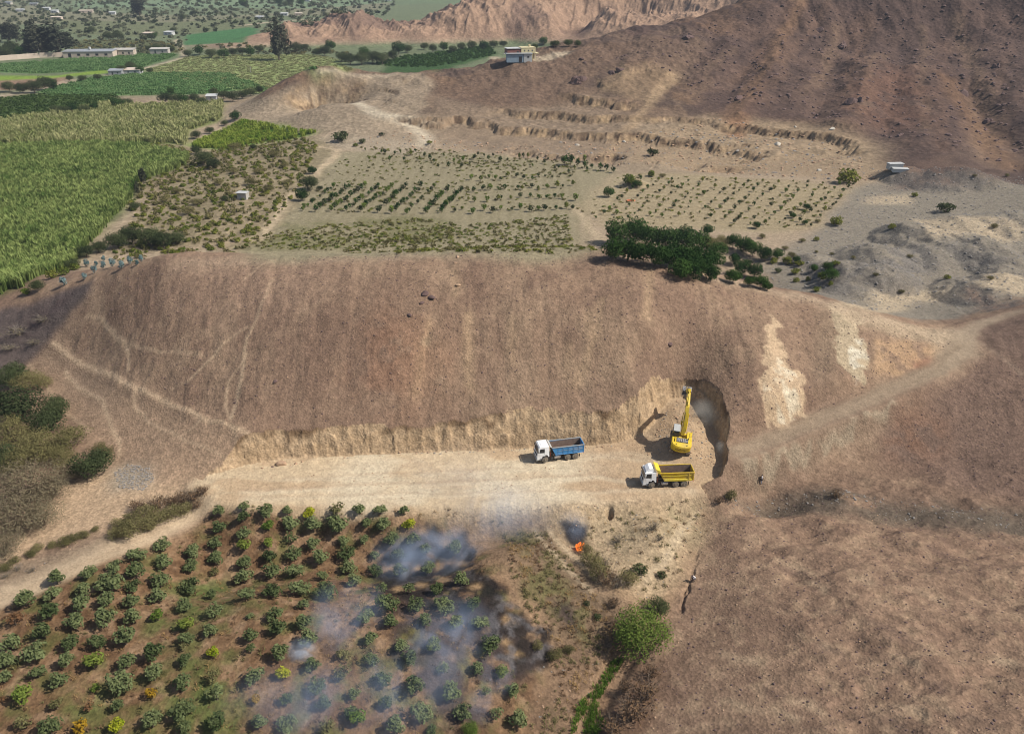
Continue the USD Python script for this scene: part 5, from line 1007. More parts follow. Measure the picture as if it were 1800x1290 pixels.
dry = np.vstack([fill([ORCH], 1.15, .6, .5), fill([[(885,940),(960,935),(1040,1040),(1100,1100),(1060,1200),(1000,1300),(930,1300),(980,1200),(940,1100),(900,1020)]], .62, .6, .75), fill([[(1030,910),(1240,875),(1245,930),(1200,1010),(1130,1060),(1060,1010)]], 1.0, .6, .5), fill([[(740,892),(860,900),(900,930),(850,930),(770,925)]], .8, .6, .6)])
B_ = np.array([at(u, v)[:2] for u, v in BURN]); import shapely
dry = dry[~shapely.contains_xy(Polygon(B_).buffer(-.5), dry[:, 0], dry[:, 1])]
nn = fb(dry[:, 0] / 3, dry[:, 1] / 3, 3, 401)
grow("dry_grass", [blades(s, 14, .4, .34, .03, 1.0) for s in (26, 27)] + [blades(28, 14, .4, .38, .035, .9)], [G_STRAW, G_DRYB, G_OLIVE], dry, .5, 1.3, "dry straw and weeds between the mango trees", "grass", ids=np.where(nn > .56, 2, np.where(nn < .42, 0, 1)))
# ---------------------------------------------------------------- paints and metals
P_WHITE = mat_plain("white_cab_paint", (.72, .71, .68), .4, var=.08, scale=1.5, dust=.35)
P_BLUE = mat_plain("blue_body_paint", S(70, 148, 204), .5, var=.18, scale=1.8, dust=.35)
P_BLUEG = mat_plain("worn_blue_paint", S(150, 176, 192), .6, var=.12, scale=2, dust=.6)
P_YEL = mat_plain("yellow_body_paint", S(230, 190, 36), .5, var=.14, scale=1.5, dust=.4)
P_YELL = mat_plain("light_yellow_paint", S(244, 216, 70), .45, var=.08, scale=1.5, dust=.3)
P_EXC = mat_plain("excavator_paint", S(238, 200, 34), .5, var=.14, scale=1.5, dust=.35)
P_GREYL = mat_plain("pale_grey_paint", S(190, 190, 184), .5, var=.08, scale=2, dust=.4)
P_DARK = mat_plain("black_chassis", (.03, .03, .032), .6, var=.3, scale=4, dust=.35)
P_STEEL = mat_plain("bare_steel", (.32, .31, .30), .45, .6, var=.2, scale=5, dust=.5)
P_BED = mat_plain("worn_bed_steel", S(140, 118, 104), .7, var=.2, scale=2.5, dust=.25)
P_RUST = mat_plain("rusty_red_steel", S(150, 84, 64), .8, var=.25, scale=4, dust=.3)
P_TYRE = mat_plain("tyre_rubber", S(120, 112, 100), .9, var=.2, scale=4, dust=.7, dustcol=S(170, 156, 136))
P_RIM = mat_plain("wheel_rim", S(130, 122, 108), .6, .2, var=.2, scale=5, dust=.5)
P_LAMP = mat_plain("lamp_lens", (.75, .75, .72), .15, var=.05)
P_RED = mat_plain("red_lens", (.4, .03, .02), .3, var=.1)
P_GLASS = usdkit.material(stage, L + "dark_glass", {"f": ("fresnel", {"IOR": 1.5}), "n": ("noise_texture", {"scale": 3.0}), "r": ("rgb_ramp", {"ramp": [(.3, (.012, .014, .016)), (.8, (.03, .032, .034))]}),
    "d": ("diffuse_bsdf", {}), "g": ("glossy_bsdf", {"roughness": .06, "color": (.8, .85, .9)}), "x": ("mix_closure", {})}, [("f.fac", "x.fac"), ("n.fac", "r.fac"), ("r.color", "d.color"), ("d.BSDF", "x.closure1"), ("g.BSDF", "x.closure2")], surface="x.closure")
P_TRACK = mat_plain("track_steel", S(96, 84, 72), .8, .3, var=.25, scale=6, dust=.7)
P_LETTER = mat_plain("dark_lettering", S(84, 62, 20), .6, var=.1)

def wheel(t, x, y, r=.53, w=.32, dual=False, front=False):
    s = 1 if y > 0 else -1
    tyre = cat([disc((x, y, r), r, w, n=28), disc((x, y + s * w * .5, r), r * .93, .05, n=28)])
    if dual: tyre = cat([tyre, disc((x, y - s * (w + .06), r), r, w, n=28)])
    tyre = cat([tyre] + [rod((x + math.cos(a) * r * .99, y - w * .45, r + math.sin(a) * r * .99), (x + math.cos(a + .12) * r * .99, y + w * .45, r + math.sin(a + .12) * r * .99), .022, 4) for a in np.linspace(0, 2 * PI, 22, endpoint=False)])
    ty = part(t, "wheel", tyre, P_TYRE)
    rim = cat([disc((x, y + s * (w * .5 + .03), r), r * .58, .04, n=24), disc((x, y + s * (w * .5 + (.10 if front else .04)), r), r * .3, .12, n=16)])
    part(ty, "rim", rim, P_RIM)
    part(ty, "hub", disc((x, y + s * (w * .5 + (.17 if front else .11)), r), r * .16, .06, n=12), P_STEEL)
def chassis(t, front=3.9, rear=-3.9):
    rails = cat([cbox((front + rear) / 2, s * .42, .88, front - rear, .1, .3, .02) for s in (-1, 1)] + [cbox(x, 0, .88, .14, .8, .18, .02) for x in (-3.6, -2.5, -1.15, .3, 1.6, 3.2)])
    part(t, "chassis", rails, P_DARK)
    for x in (-1.15, -2.5): part(t, "axle", cat([rod((x, -.9, .53), (x, .9, .53), .12, 10), cbox(x, 0, .55, .5, .45, .45, .1)]), P_DARK)
    part(t, "axle", rod((2.75, -.95, .5), (2.75, .95, .5), .09, 10), P_DARK)
    for y in (-1.08, 1.08): wheel(t, 2.75, y, .52, .30, front=True)
    for x in (-1.15, -2.5):
        for y in (-1.06, 1.06): wheel(t, x, y, .53, .28, dual=True)
def cab(t, roof_h=2.95, slope=.16, visor=True, white=P_WHITE):
    body = prism([(4.12, .62), (4.12, 1.25), (4.05, 1.75), (4.0 - slope, 2.78), (3.78 - slope, roof_h), (2.12, roof_h), (2.06, 1.05), (2.25, 1.05), (2.3, 1.25), (2.5, 1.42), (3.0, 1.42), (3.22, 1.22), (3.3, .62)], -1.2, 1.2)
    part(t, "cab", body, white, smooth=20)
    part(t, "windscreen", hull([(4.06, s * 1.08, 1.78) for s in (-1, 1)] + [(4.012 - slope, s * 1.02, 2.70) for s in (-1, 1)] + [(4.0, s * 1.08, 1.78) for s in (-1, 1)] + [(3.93 - slope, s * 1.02, 2.70) for s in (-1, 1)]), P_GLASS)
    for s in (-1, 1):
        dr = part(t, "door", cat([cbox(3.28, s * 1.206, 1.98, 1.06, .012, 1.45, .004)]), white)
        part(dr, "side_window", hull([(x, s * y, z) for x, z in ((3.76, 1.9), (3.62, 2.62), (2.86, 2.66), (2.84, 1.86)) for y in (1.2, 1.222)]), P_GLASS)
        part(dr, "handle", cbox(2.9, s * 1.225, 1.7, .14, .03, .04, .01), P_DARK)
        part(t, "mirror", cat([cbox(3.98, s * 1.42, 2.25, .1, .2, .42, .03), rod((3.85, s * 1.2, 2.5), (3.97, s * 1.42, 2.45), .02, 5), rod((3.9, s * 1.2, 1.9), (3.97, s * 1.42, 2.05), .02, 5)]), P_DARK)
        arch = cat([prism([(2.75 + math.cos(a) * .66, .55 + math.sin(a) * .66) for a in np.linspace(.1, PI - .1, 12)] + [(2.75 + math.cos(a) * .58, .55 + math.sin(a) * .58) for a in np.linspace(PI - .1, .1, 12)], *sorted((s * .95, s * 1.24)))])
        part(t, "mudguard", arch, P_DARK)
        part(t, "headlight", cbox(4.13, s * .92, .86, .06, .36, .18, .02), P_LAMP)
        part(t, "step", cat([cbox(3.42, s * 1.16, .5, .5, .22, .06, .02), cbox(3.42, s * 1.18, .82, .46, .16, .06, .02)]), P_DARK)
    part(t, "bumper", cbox(4.14, 0, .62, .22, 2.42, .36, .06), P_DARK if not visor else P_GREYL)
    part(t, "grille", cat([cbox(4.12, 0, 1.2 + k * .11, .05, 1.7, .06, .01) for k in range(4)]), P_DARK)
    part(t, "wiper", rod((4.08, -.5, 1.78), (4.05, .15, 1.95), .015, 4), P_DARK)
def tank_and_gear(t):
    for s in (-1, 1):
        part(t, "fuel_tank", cat([cbox(.62, s * .98, .72, 1.15, .46, .52, .12)] + [cbox(x, s * .98, .72, .05, .48, .54, .1) for x in (.3, .95)]), P_STEEL)
        part(t, "mud_flap", cbox(-3.22, s * 1.0, .62, .03, .6, .6, .01), P_DARK)
        part(t, "rear_lamp", cbox(-3.98, s * .95, .95, .05, .3, .12, .02), P_RED)
    part(t, "air_tank", cat([rod((-.1, .8, .85), (-.1, -.8, .85), .12, 10), rod((1.55, .9, .62), (1.55, 1.15, .62), .2, 12)]), P_DARK)
    part(t, "exhaust", rod((1.75, .75, .7), (1.75, .75, 1.7), .1, 10), P_RUST)
    part(t, "hoist_cylinder", cat([rod((1.5, 0, 1.0), (1.42, 0, 2.0), .13, 10)]), P_STEEL)

def dump_truck_blue(loc, rz):
    t = thing("dump_truck", "white cabbed dump truck with empty blue ribbed body before the cut face", "dump truck", loc, rz)
    chassis(t); cab(t); tank_and_gear(t)
    part(t, "sun_visor", cbox(3.95, 0, 2.84, .22, 2.0, .06, .02), P_DARK); part(t, "roof_hatch", cbox(3.0, 0, 2.985, .7, .8, .05, .02), P_WHITE)
    x0, x1, zb, zt = -3.95, 1.62, 1.28, 2.62
    part(t, "bed_floor", cbox((x0 + x1) / 2, 0, zb, x1 - x0 - .4, 2.3, .1, .02), P_BED)
    for s in (-1, 1):
        side = part(t, "side_panel", prism([(x0, zb - .02), (1.0, zb - .02), (x1, zt - .1), (x1, zt), (x0, zt + .05)], *sorted((s * 1.16, s * 1.21))), P_BLUE)
        part(side, "inner_lining", prism([(x0 + .05, zb + .05), (1.0, zb + .05), (x1 - .04, zt - .12), (x0 + .05, zt - .02)], *sorted((s * 1.14, s * 1.155))), P_BED)
        for x in (-3.86, -3.0, -2.12, -1.24, -.36, .5): part(side, "rib", cbox(x, s * 1.235, (zb + zt) / 2 - .03, .10, .05, zt - zb - .12, .01), P_BLUE)
        part(side, "rail", cbox((x0 + x1) / 2, s * 1.21, zt + .03, x1 - x0, .14, .14, .03), P_BLUEG)
        part(side, "bottom_rail", cbox((x0 + 1.0) / 2, s * 1.23, zb - .02, 1.0 - x0, .10, .12, .02), P_BLUE)
        part(side, "crease", cbox((x0 + .8) / 2, s * 1.222, 1.95, .8 - x0 - .2, .03, .05, .01), P_BLUEG)
    part(t, "headboard", cat([hull([(1.0, s * 1.14, zb) for s in (-1, 1)] + [(1.06, s * 1.14, zb) for s in (-1, 1)] + [(1.62, s * 1.14, zt + .1) for s in (-1, 1)] + [(1.68, s * 1.14, zt + .1) for s in (-1, 1)]), hull([(1.58, s * 1.2, zt + .08) for s in (-1, 1)] + [(2.0, s * 1.2, zt + .42) for s in (-1, 1)] + [(2.06, s * 1.2, zt + .38) for s in (-1, 1)] + [(1.68, s * 1.2, zt + .02) for s in (-1, 1)])]), P_GREYL)
    part(t, "tailgate", cat([cbox(x0 + .03, 0, (zb + zt) / 2, .06, 2.3, zt - zb, .01), cbox(x0 - .02, 0, zt - .05, .1, 2.42, .12, .02)]), P_BLUE)
    part(t, "subframe", cat([cbox(-1.4, s * .5, 1.12, 4.9, .12, .18, .02) for s in (-1, 1)]), P_DARK)
    return t
def dump_truck_yellow(loc, rz):
    t = thing("dump_truck", "white cabbed dump truck with empty yellow body and roof guard, closest to the orchard", "dump truck", loc, rz)
    chassis(t); cab(t, 2.85, .12); tank_and_gear(t)
    part(t, "roof_fairing", hull([(3.75, s * .95, 2.86) for s in (-1, 1)] + [(2.5, s * 1.05, 2.86) for s in (-1, 1)] + [(2.62, s * .9, 3.42) for s in (-1, 1)] + [(3.2, s * .85, 3.40) for s in (-1, 1)] + [(3.7, s * .85, 3.05) for s in (-1, 1)]), P_WHITE)
    x0, zb, zt = -4.0, 1.25, 2.72
    part(t, "bed_floor", cbox(-1.5, 0, zb, 4.7, 2.2, .1, .02), P_BED)
    for s in (-1, 1):
        side = part(t, "side_panel", prism([(x0, zb), (.75, zb), (1.55, zt), (x0, zt + .05)], *sorted((s * 1.14, s * 1.19))), P_YEL)
        part(side, "inner_lining", prism([(x0 + .06, zb + .05), (.72, zb + .05), (1.4, zt - .1), (x0 + .06, zt - .05)], *sorted((s * 1.12, s * 1.135))), P_BED)
        part(side, "rail", cbox(-1.2, s * 1.21, zt - .02, 5.5, .14, .2, .03), P_YEL)
        part(side, "bottom_flange", hull([(x, s * y, z) for x in (x0 + .35, .78) for y, z in ((1.15, 1.2), (1.27, 1.22), (1.27, 1.5), (1.2, 1.62))]), P_YELL)
        part(side, "ledge", cbox(-1.2, s * 1.22, 2.2, 4.6, .07, .07, .02), P_YELL)
        for x in (-3.9, -3.15): part(side, "post", cbox(x, s * 1.23, 2.05, .16, .09, 1.15, .02), P_YEL)
    part(t, "headboard", hull([(.75, s * 1.12, zb) for s in (-1, 1)] + [(.82, s * 1.12, zb) for s in (-1, 1)] + [(1.55, s * 1.12, zt + .1) for s in (-1, 1)] + [(1.62, s * 1.12, zt + .1) for s in (-1, 1)]), P_YEL)
    part(t, "roof_guard", cat([hull([(1.5, s * 1.18, 2.55) for s in (-1, 1)] + [(1.7, s * 1.18, 2.55) for s in (-1, 1)] + [(2.25, s * 1.18, 3.38) for s in (-1, 1)] + [(2.15, s * 1.18, 3.42) for s in (-1, 1)] + [(1.45, s * 1.18, 3.1) for s in (-1, 1)])]), P_YELL)
    part(t, "tailgate", cat([cbox(x0 + .02, 0, 2.0, .07, 2.25, 1.35, .02), cbox(x0 - .03, 0, 2.62, .1, 2.42, .14, .02)] + [cbox(x0 - .03, y, 2.0, .06, .08, 1.2, .02) for y in (-.7, 0, .7)]), P_YEL)
    part(t, "subframe", cat([cbox(-1.4, s * .5, 1.12, 4.9, .12, .18, .02) for s in (-1, 1)]), P_DARK)
    return t

def excavator(loc, rz, boom_yaw=0.0):
    t = thing("excavator", "yellow tracked excavator clawing at the curved cut face", "excavator", loc, rz)
    for s in (-1, 1):
        loop = [(-1.95, .42), (-1.75, .12), (-1.5, .03), (1.5, .03), (1.8, .14), (1.98, .45), (1.85, .78), (1.55, .92), (-1.55, .92), (-1.82, .75)]
        tr = part(t, "track", prism(loop, s * 1.28 - .3, s * 1.28 + .3), P_TRACK)
        for k in range(20):
            x = -1.65 + k * .174; part(tr, "shoe", cbox(x, s * 1.28, .935, .13, .62, .05, .01), P_TRACK)
        for x in (-1.5, -.75, 0, .75, 1.5): part(tr, "roller", disc((x, s * 1.59, .38), .22, .06, n=14), P_DARK)
        part(tr, "track_frame", cbox(0, s * 1.0, .5, 2.9, .2, .42, .05), P_EXC)
    part(t, "undercarriage", cat([cbox(0, 0, .62, 1.6, 1.9, .4, .08), disc((0, 0, .92), .75, .28, "z", 24)]), P_DARK)
    part(t, "deck", cat([cbox(-.25, 0, 1.18, 3.2, 2.9, .22, .05)]), P_EXC)
    rear = [(-1.55 - .78 * math.cos(a), 1.5 * math.sin(a)) for a in np.linspace(-PI / 2, PI / 2, 15)]
    cw = trimesh.creation.extrude_polygon(Polygon(rear + [(-1.3, 1.5), (-1.3, -1.5)]), 1.15, engine="earcut"); cw.apply_translation((0, 0, 1.2))
    c2 = trimesh.creation.extrude_polygon(Polygon(rear + [(-1.3, 1.5), (-1.3, -1.5)]).buffer(-.1), .1, engine="earcut"); c2.apply_translation((0, 0, 2.34))
    w_ = part(t, "counterweight", cat([cw, c2]), P_EXC, smooth=40)
    tx = meshkit.text_mesh("KOMATSU", .26, .02, True); b = tx.bounds; tx.apply_translation((-(b[0][0] + b[1][0]) / 2, 0, 0))
    v = tx.vertices.copy(); ang = v[:, 0] / 1.5                                    # wrapped round the curved back
    yv = 1.5 * np.sin(ang); tx.vertices = np.c_[-1.55 - (.78 * np.cos(ang) + .004 + v[:, 2]), -yv, 1.62 + v[:, 1]]
    tx.vertices[:, 0] = -1.55 - .78 * np.sqrt(np.clip(1 - (tx.vertices[:, 1] / 1.5) ** 2, 0, 1)) - .006 - v[:, 2]
    part(w_, "lettering", tx, P_LETTER, smooth=False)
    part(w_, "emblem", cbox(-2.335, .12, 2.12, .02, .22, .1, .005), P_LETTER)
    part(w_, "lifting_eye", cat([cbox(-1.8, y, 2.48, .2, .08, .12, .02) for y in (-.8, .8)]), P_DARK)
    hood = part(t, "engine_hood", cat([cbox(-.85, -.05, 1.8, 1.0, 2.3, 1.1, .08)]), P_EXC)
    part(hood, "engine_cover", cat([cbox(-.88, -.05, 2.375, .8, 1.75, .06, .02)]), P_DARK)
    part(hood, "engine_grille", cat([cbox(-.88, y, 2.42, .62, .14, .05, .01) for y in np.linspace(-.72, .62, 6)]), P_STEEL)
    part(hood, "exhaust", rod((-.6, -.9, 2.3), (-.6, -.9, 2.75), .07, 10), P_DARK)
    part(t, "side_box", cat([cbox(.35, -1.08, 1.68, 1.5, .78, .85, .06), cbox(-.85, -1.33, 1.75, 1.1, .3, .95, .05)]), P_EXC)
    part(t, "side_door", cat([cbox(-.85, 1.33, 1.75, 1.1, .3, .95, .05), cbox(-.2, 1.2, 1.6, .5, .5, .7, .05)]), P_EXC)
    part(t, "handrail", cat([rod((.2, -1.42, 2.1), (.2, -1.42, 2.5), .025, 6), rod((.95, -1.42, 2.1), (.95, -1.42, 2.5), .025, 6), rod((.2, -1.42, 2.5), (.95, -1.42, 2.5), .025, 6)]), P_EXC)
    cb = part(t, "cab", cat([prism([(.1, 1.28), (1.7, 1.28), (1.78, 1.9), (1.5, 2.98), (.22, 2.98), (.1, 2.5)], .45, 1.43)]), P_DARK)
    part(cb, "cab_roof", cbox(.85, .94, 3.02, 1.35, 1.02, .1, .04), P_GREYL)
    part(cb, "rear_window", cbox(.1, .94, 2.6, .03, .8, .5, .01), P_GLASS)
    for y in (.438, 1.442): part(cb, "side_window", hull([(x, y + d, z) for x, z in ((.3, 1.95), (1.62, 1.95), (1.44, 2.86), (.3, 2.86)) for d in (-.012, .012)]), P_GLASS)
    part(cb, "front_window", hull([(1.79, y, 1.95) for y in (.55, 1.33)] + [(1.53, y, 2.88) for y in (.55, 1.33)] + [(1.76, y, 1.95) for y in (.55, 1.33)] + [(1.50, y, 2.88) for y in (.55, 1.33)]), P_GLASS)
    part(cb, "cab_post", cat([rod((.14, y, 1.3), (.2, y, 2.95), .05, 6) for y in (.5, 1.38)] + [rod((1.78, y, 1.85), (1.5, y, 2.95), .05, 6) for y in (.5, 1.38)]), P_EXC)
    # boom, arm and bucket stand in the plane y = -0.1
    y0, hw_ = -.12, .27
    A, B_, C_ = np.array([.9, 1.75]), np.array([3.6, 4.75]), np.array([6.6, 5.05])
    boom = prism([(.65, 1.55), (1.2, 1.5), (2.4, 3.0), (3.75, 4.25), (6.65, 4.82), (6.75, 5.15), (6.5, 5.28), (3.5, 5.1), (2.1, 3.9)], y0 - hw_, y0 + hw_)
    bm = part(t, "boom", boom, P_EXC)
    for s in (-1, 1): part(t, "boom_cylinder", cat([rod((1.45, y0 + s * .42, 1.45), (2.5, y0 + s * .42, 2.75), .11, 10), rod((2.5, y0 + s * .42, 2.75), (3.2, y0 + s * .42, 3.9), .06, 8)]), P_EXC)
    part(bm, "hose", cat([rod((1.2, y0 + .2, 3.0), (2.6, y0 + .2, 4.45), .04, 5), rod((2.6, y0 + .2, 4.45), (5.8, y0 + .2, 5.36), .04, 5)]), P_DARK)
    ar = part(t, "arm", prism([(6.0, 5.75), (6.35, 5.95), (6.9, 5.3), (8.45, 3.15), (8.55, 2.85), (8.3, 2.85), (6.45, 4.7)], y0 - .22, y0 + .22), P_EXC)
    part(t, "arm_cylinder", cat([rod((3.7, y0, 5.25), (5.1, y0, 5.65), .12, 10), rod((5.1, y0, 5.65), (6.15, y0, 5.82), .06, 8)]), P_EXC)
    part(t, "bucket_cylinder", cat([rod((6.75, y0, 5.55), (7.7, y0, 4.55), .1, 10), rod((7.7, y0, 4.55), (8.5, y0, 3.75), .055, 8)]), P_STEEL)
    part(t, "bucket_link", cat([rod((8.5, y0 + s * .16, 3.75), (8.25, y0 + s * .16, 3.2), .05, 6) for s in (-1, 1)] + [rod((8.5, y0 + s * .16, 3.75), (8.95, y0 + s * .16, 3.1), .05, 6) for s in (-1, 1)]), P_EXC)
    outer = [(8.35, 2.9), (8.95, 3.15), (9.45, 2.7), (9.5, 2.1), (9.1, 1.65), (8.5, 1.55)]
    inner = [(8.5, 1.62), (9.05, 1.75), (9.38, 2.14), (9.34, 2.62), (8.92, 3.02), (8.42, 2.84)]
    bk = part(t, "bucket", cat([prism(outer + inner, y0 - .65, y0 + .65)] + [prism(outer, *sorted((y0 + s * .65, y0 + s * .70))) for s in (-1, 1)]), P_STEEL)
    for y in np.linspace(-.55, .55, 5): part(bk, "tooth", hull([(8.5, y0 + y - .06, 1.64), (8.5, y0 + y + .06, 1.64), (8.5, y0 + y - .06, 1.53), (8.5, y0 + y + .06, 1.53), (8.22, y0 + y, 1.52)]), P_STEEL)
    return t
def set_on_ground(u, v): p = at(u, v); return p
pb = (at(966, 808) + at(1003, 804)) / 2
dump_truck_blue((at(983, 803)[0], at(983, 803)[1], at(983, 803)[2] + .02), PI + math.radians(12))
py_ = at(1172, 849.5); dump_truck_yellow((py_[0], py_[1], py_[2] + .02), PI + math.radians(3))
pe = at(1195, 780); 
ex_h = PI / 2 - math.radians(12)
# tilt to the heap it stands on
f_ = np.array([math.cos(ex_h), math.sin(ex_h)]); za, zb_ = gz(*(pe[:2] + f_ * 1.7)), gz(*(pe[:2] - f_ * 1.7))
ex = excavator((pe[0], pe[1], (za + zb_) / 2 + .03), ex_h)
pit = math.degrees(math.atan2(za - zb_, 3.4))
UsdGeom.Xform(ex.GetPrim()).ClearXformOpOrder()
ex.AddTransformOp().Set(Gf.Matrix4d().SetScale(1.1) * Gf.Matrix4d(Gf.Rotation(Gf.Vec3d(1, 0, 0), 6.0), Gf.Vec3d(0)) * Gf.Matrix4d(Gf.Rotation(Gf.Vec3d(0, 1, 0), -pit), Gf.Vec3d(0)) * Gf.Matrix4d(Gf.Rotation(Gf.Vec3d(0, 0, 1), math.degrees(ex_h)), Gf.Vec3d(float(pe[0]), float(pe[1]), float((za + zb_) / 2 + .03))))

# ---------------------------------------------------------------- people
import manifold3d as m3
SKIN = mat_plain("skin", S(150, 108, 82), .6, var=.05); HAIR = mat_plain("dark_hair", (.015, .012, .01), .7, var=.2)
SHIRT = mat_plain("white_shirt", S(226, 214, 206), .85, var=.06); JEANS = mat_plain("grey_trousers", S(150, 150, 160), .9, var=.1); JEANS2 = mat_plain("dark_trousers", S(60, 56, 66), .9, var=.1)
VEST = mat_plain("dark_bag", S(52, 44, 42), .9, var=.1); SHOE = mat_plain("dark_shoes", (.04, .035, .03), .7, var=.1)
def ball(p, r): return m3.Manifold.sphere(r, 14).translate([float(x) for x in p])
def chain(pts, edge=.03):
    out = m3.Manifold()
    for a in pts:
        for (p, r), (q, s) in zip(a[:-1], a[1:]): out += m3.Manifold.batch_hull([ball(p, r), ball(q, s)])
    return out
def soft(man, n=4):
    m = man.refine_to_length(.045).to_mesh(); t = trimesh.Trimesh(m.vert_properties[:, :3], m.tri_verts); trimesh.smoothing.filter_taubin(t, iterations=n); return t
def hand_chain(w, d, s=1.0):
    """palm and five bent fingers from the wrist w, pointing along d."""
    d = np.array(d, float); d /= np.linalg.norm(d); side = np.cross(d, [0, 1, .01]); side /= np.linalg.norm(side); nrm = np.cross(d, side); w = np.array(w, float)
    out = [[(w, .027), (w + d * .05, .033), (w + d * .085, .03)]]
    for k, ln in zip((-1.5, -.5, .5, 1.5), (.06, .072, .075, .065)):
        b = w + d * .088 + side * k * .018; m = b + d * ln * .6; out.append([(b, .0095), (m, .009), (m + d * ln * .4 + nrm * .02, .008)])
    b = w + d * .03 + side * .03; out.append([(b, .012), (b + side * .03 + d * .025, .0105), (b + side * .04 + d * .055 + nrm * .01, .009)])
    return out
def person(label, loc, rz, J, trousers, scale=1.0, extra=None):
    t = thing("person", label, "person", loc, rz, scale)
    h, n = np.array(J["head"]), np.array(J["neck"])
    up = (h - n) / np.linalg.norm(h - n); fwd = np.array(J.get("face", (1, 0, 0)), float)
    body = chain([[(J["pelvis"], .135), (J["waist"], .12), (J["chest"], .15), (J["neck"], .06), (h, .075)]] + [[(J["chest"], .1), (J["sh" + s], .07), (J["el" + s], .045), (J["wr" + s], .032)] for s in "lr"]
                 + [[(J["pelvis"], .11), (J["hp" + s], .095), (J["kn" + s], .062), (J["an" + s], .042), (np.array(J["an" + s]) + fwd * .16 + [0, 0, -.035], .036)] for s in "lr"]
                 + [c for s in "lr" for c in hand_chain(J["wr" + s], np.array(J["wr" + s]) - np.array(J["el" + s]))])
    side = np.cross(up, fwd)
    body += ball(h, .098) + ball(h + up * .03, .102) + ball(h + fwd * .035 - up * .045, .07) + ball(h + fwd * .104 - up * .01, .016) + ball(h + fwd * .1 - up * .028, .02)
    for s in (-1, 1): body += ball(h + side * s * .1, .022) + ball(h + side * s * .101 + up * .02, .016)
    for s in (-1, 1): body -= ball(h + fwd * .108 + side * s * .035 + up * .012, .014)
    body -= m3.Manifold.batch_hull([ball(h + fwd * .104 - up * .062 + side * s * .022, .006) for s in (-1, 1)])
    part(t, "body", soft(body), SKIN, smooth=True)
    part(t, "hair", soft(ball(h + up * .045 - fwd * .018, .108) - m3.Manifold.cube([.4, .4, .4], True).translate([float(x) for x in (h + fwd * .26 - up * .06)]) - m3.Manifold.cube([.6, .6, .4], True).translate([float(x) for x in (h - up * .25)]), 2), HAIR, smooth=True)
    part(t, "shirt", soft(chain([[(J["pelvis"], .145), (J["waist"], .14), (J["chest"], .17), (np.array(J["chest"]) + (n - J["chest"]) * .7, .09)]] + [[(J["chest"], .12), (J["sh" + s], .088), ((np.array(J["el" + s]) * .75 + np.array(J["sh" + s]) * .25), .066)] for s in "lr"])), SHIRT, smooth=True)
    part(t, "trousers", soft(chain([[(J["pelvis"], .14), (J["hp" + s], .112), (J["kn" + s], .082), (np.array(J["an" + s]) * .92 + np.array(J["kn" + s]) * .08, .066)] for s in "lr"])), trousers, smooth=True)
    for s in "lr": part(t, "shoe", soft(chain([[(np.array(J["an" + s]) + [0, 0, -.02], .055), (np.array(J["an" + s]) + fwd * .17 + [0, 0, -.04], .048)]]), 2), SHOE, smooth=True)
    if extra: extra(t)
    return t
STANDING = dict(pelvis=(0, 0, .95), waist=(0, 0, 1.1), chest=(.01, 0, 1.32), neck=(.02, 0, 1.5), head=(.04, 0, 1.63), shl=(0, .19, 1.41), ell=(-.03, .27, 1.13), wrl=(.1, .3, .9), shr=(0, -.19, 1.41), elr=(.02, -.25, 1.13), wrr=(.2, -.17, 1.0),
    hpl=(0, .1, .9), knl=(.05, .11, .5), anl=(-.03, .12, .08), hpr=(0, -.1, .9), knr=(.08, -.11, .5), anr=(.12, -.12, .08))
CROUCH = dict(pelvis=(-.22, 0, .5), waist=(-.1, 0, .64), chest=(.1, 0, .83), neck=(.22, 0, .98), head=(.3, 0, 1.08), shl=(.12, .19, .92), ell=(.3, .25, .68), wrl=(.46, .14, .5), shr=(.12, -.19, .92), elr=(.3, -.25, .68), wrr=(.46, -.14, .5),
    hpl=(-.2, .1, .48), knl=(.2, .18, .55), anl=(0, .16, .09), hpr=(-.2, -.1, .48), knr=(.22, -.18, .53), anr=(.04, -.16, .09))
pp = at(1338, 850); person("person in white shirt and grey trousers standing below the road bank", (pp[0], pp[1], pp[2]), math.radians(170), STANDING, JEANS, 1.0,
    lambda t: part(t, "shoulder_bag", cat([cbox(.02, .33, .98, .26, .1, .3, .04), rod((0, .2, 1.46), (.02, .33, 1.1), .012, 4)]), VEST))
pp = at(1219, 1021); person("person in white shirt crouching at the edge of the dry gully", (pp[0], pp[1], pp[2]), math.radians(205), CROUCH, JEANS2)

# ---------------------------------------------------------------- fire and smoke
FL = usdkit.material(stage, L + "flame", {"g": ("texture_coordinate", {}), "n": ("noise_texture", {"scale": 2.5, "detail": 3.0}), "r": ("rgb_ramp", {"ramp": [(.3, (1.0, .10, .02)), (.7, (1.0, .32, .05))]}), "e": ("emission", {"strength": 1.1})},
    [("g.object", "n.vector"), ("n.fac", "r.fac"), ("r.color", "e.color")], surface="e.emission")
def tongue(h, r, seed):
    g = np.random.default_rng(seed); m = trimesh.creation.icosphere(2, 1.0); v = m.vertices.copy(); t = (v[:, 2] + 1) / 2
    w = np.sin(np.clip(t, 0, 1) * PI) ** .7 * (1 - .55 * t) ; a = np.arctan2(v[:, 1], v[:, 0]); n = fb(a * 1.5 + seed, t * 3, 2, seed)
    m.vertices = np.c_[np.cos(a) * w * r * (.7 + .6 * n) + .25 * r * np.sin(t * 4 + seed), np.sin(a) * w * r * (.7 + .6 * n) + .2 * r * np.sin(t * 5 + 2 * seed), t * h - .15]; return m
fp = at(1015, 967); fq = at(1026, 958)
fire = thing("fire", "orange flames at the burning edge of the dry thicket", "fire", (fp[0], fp[1], gz(fp[0], fp[1])), 0)
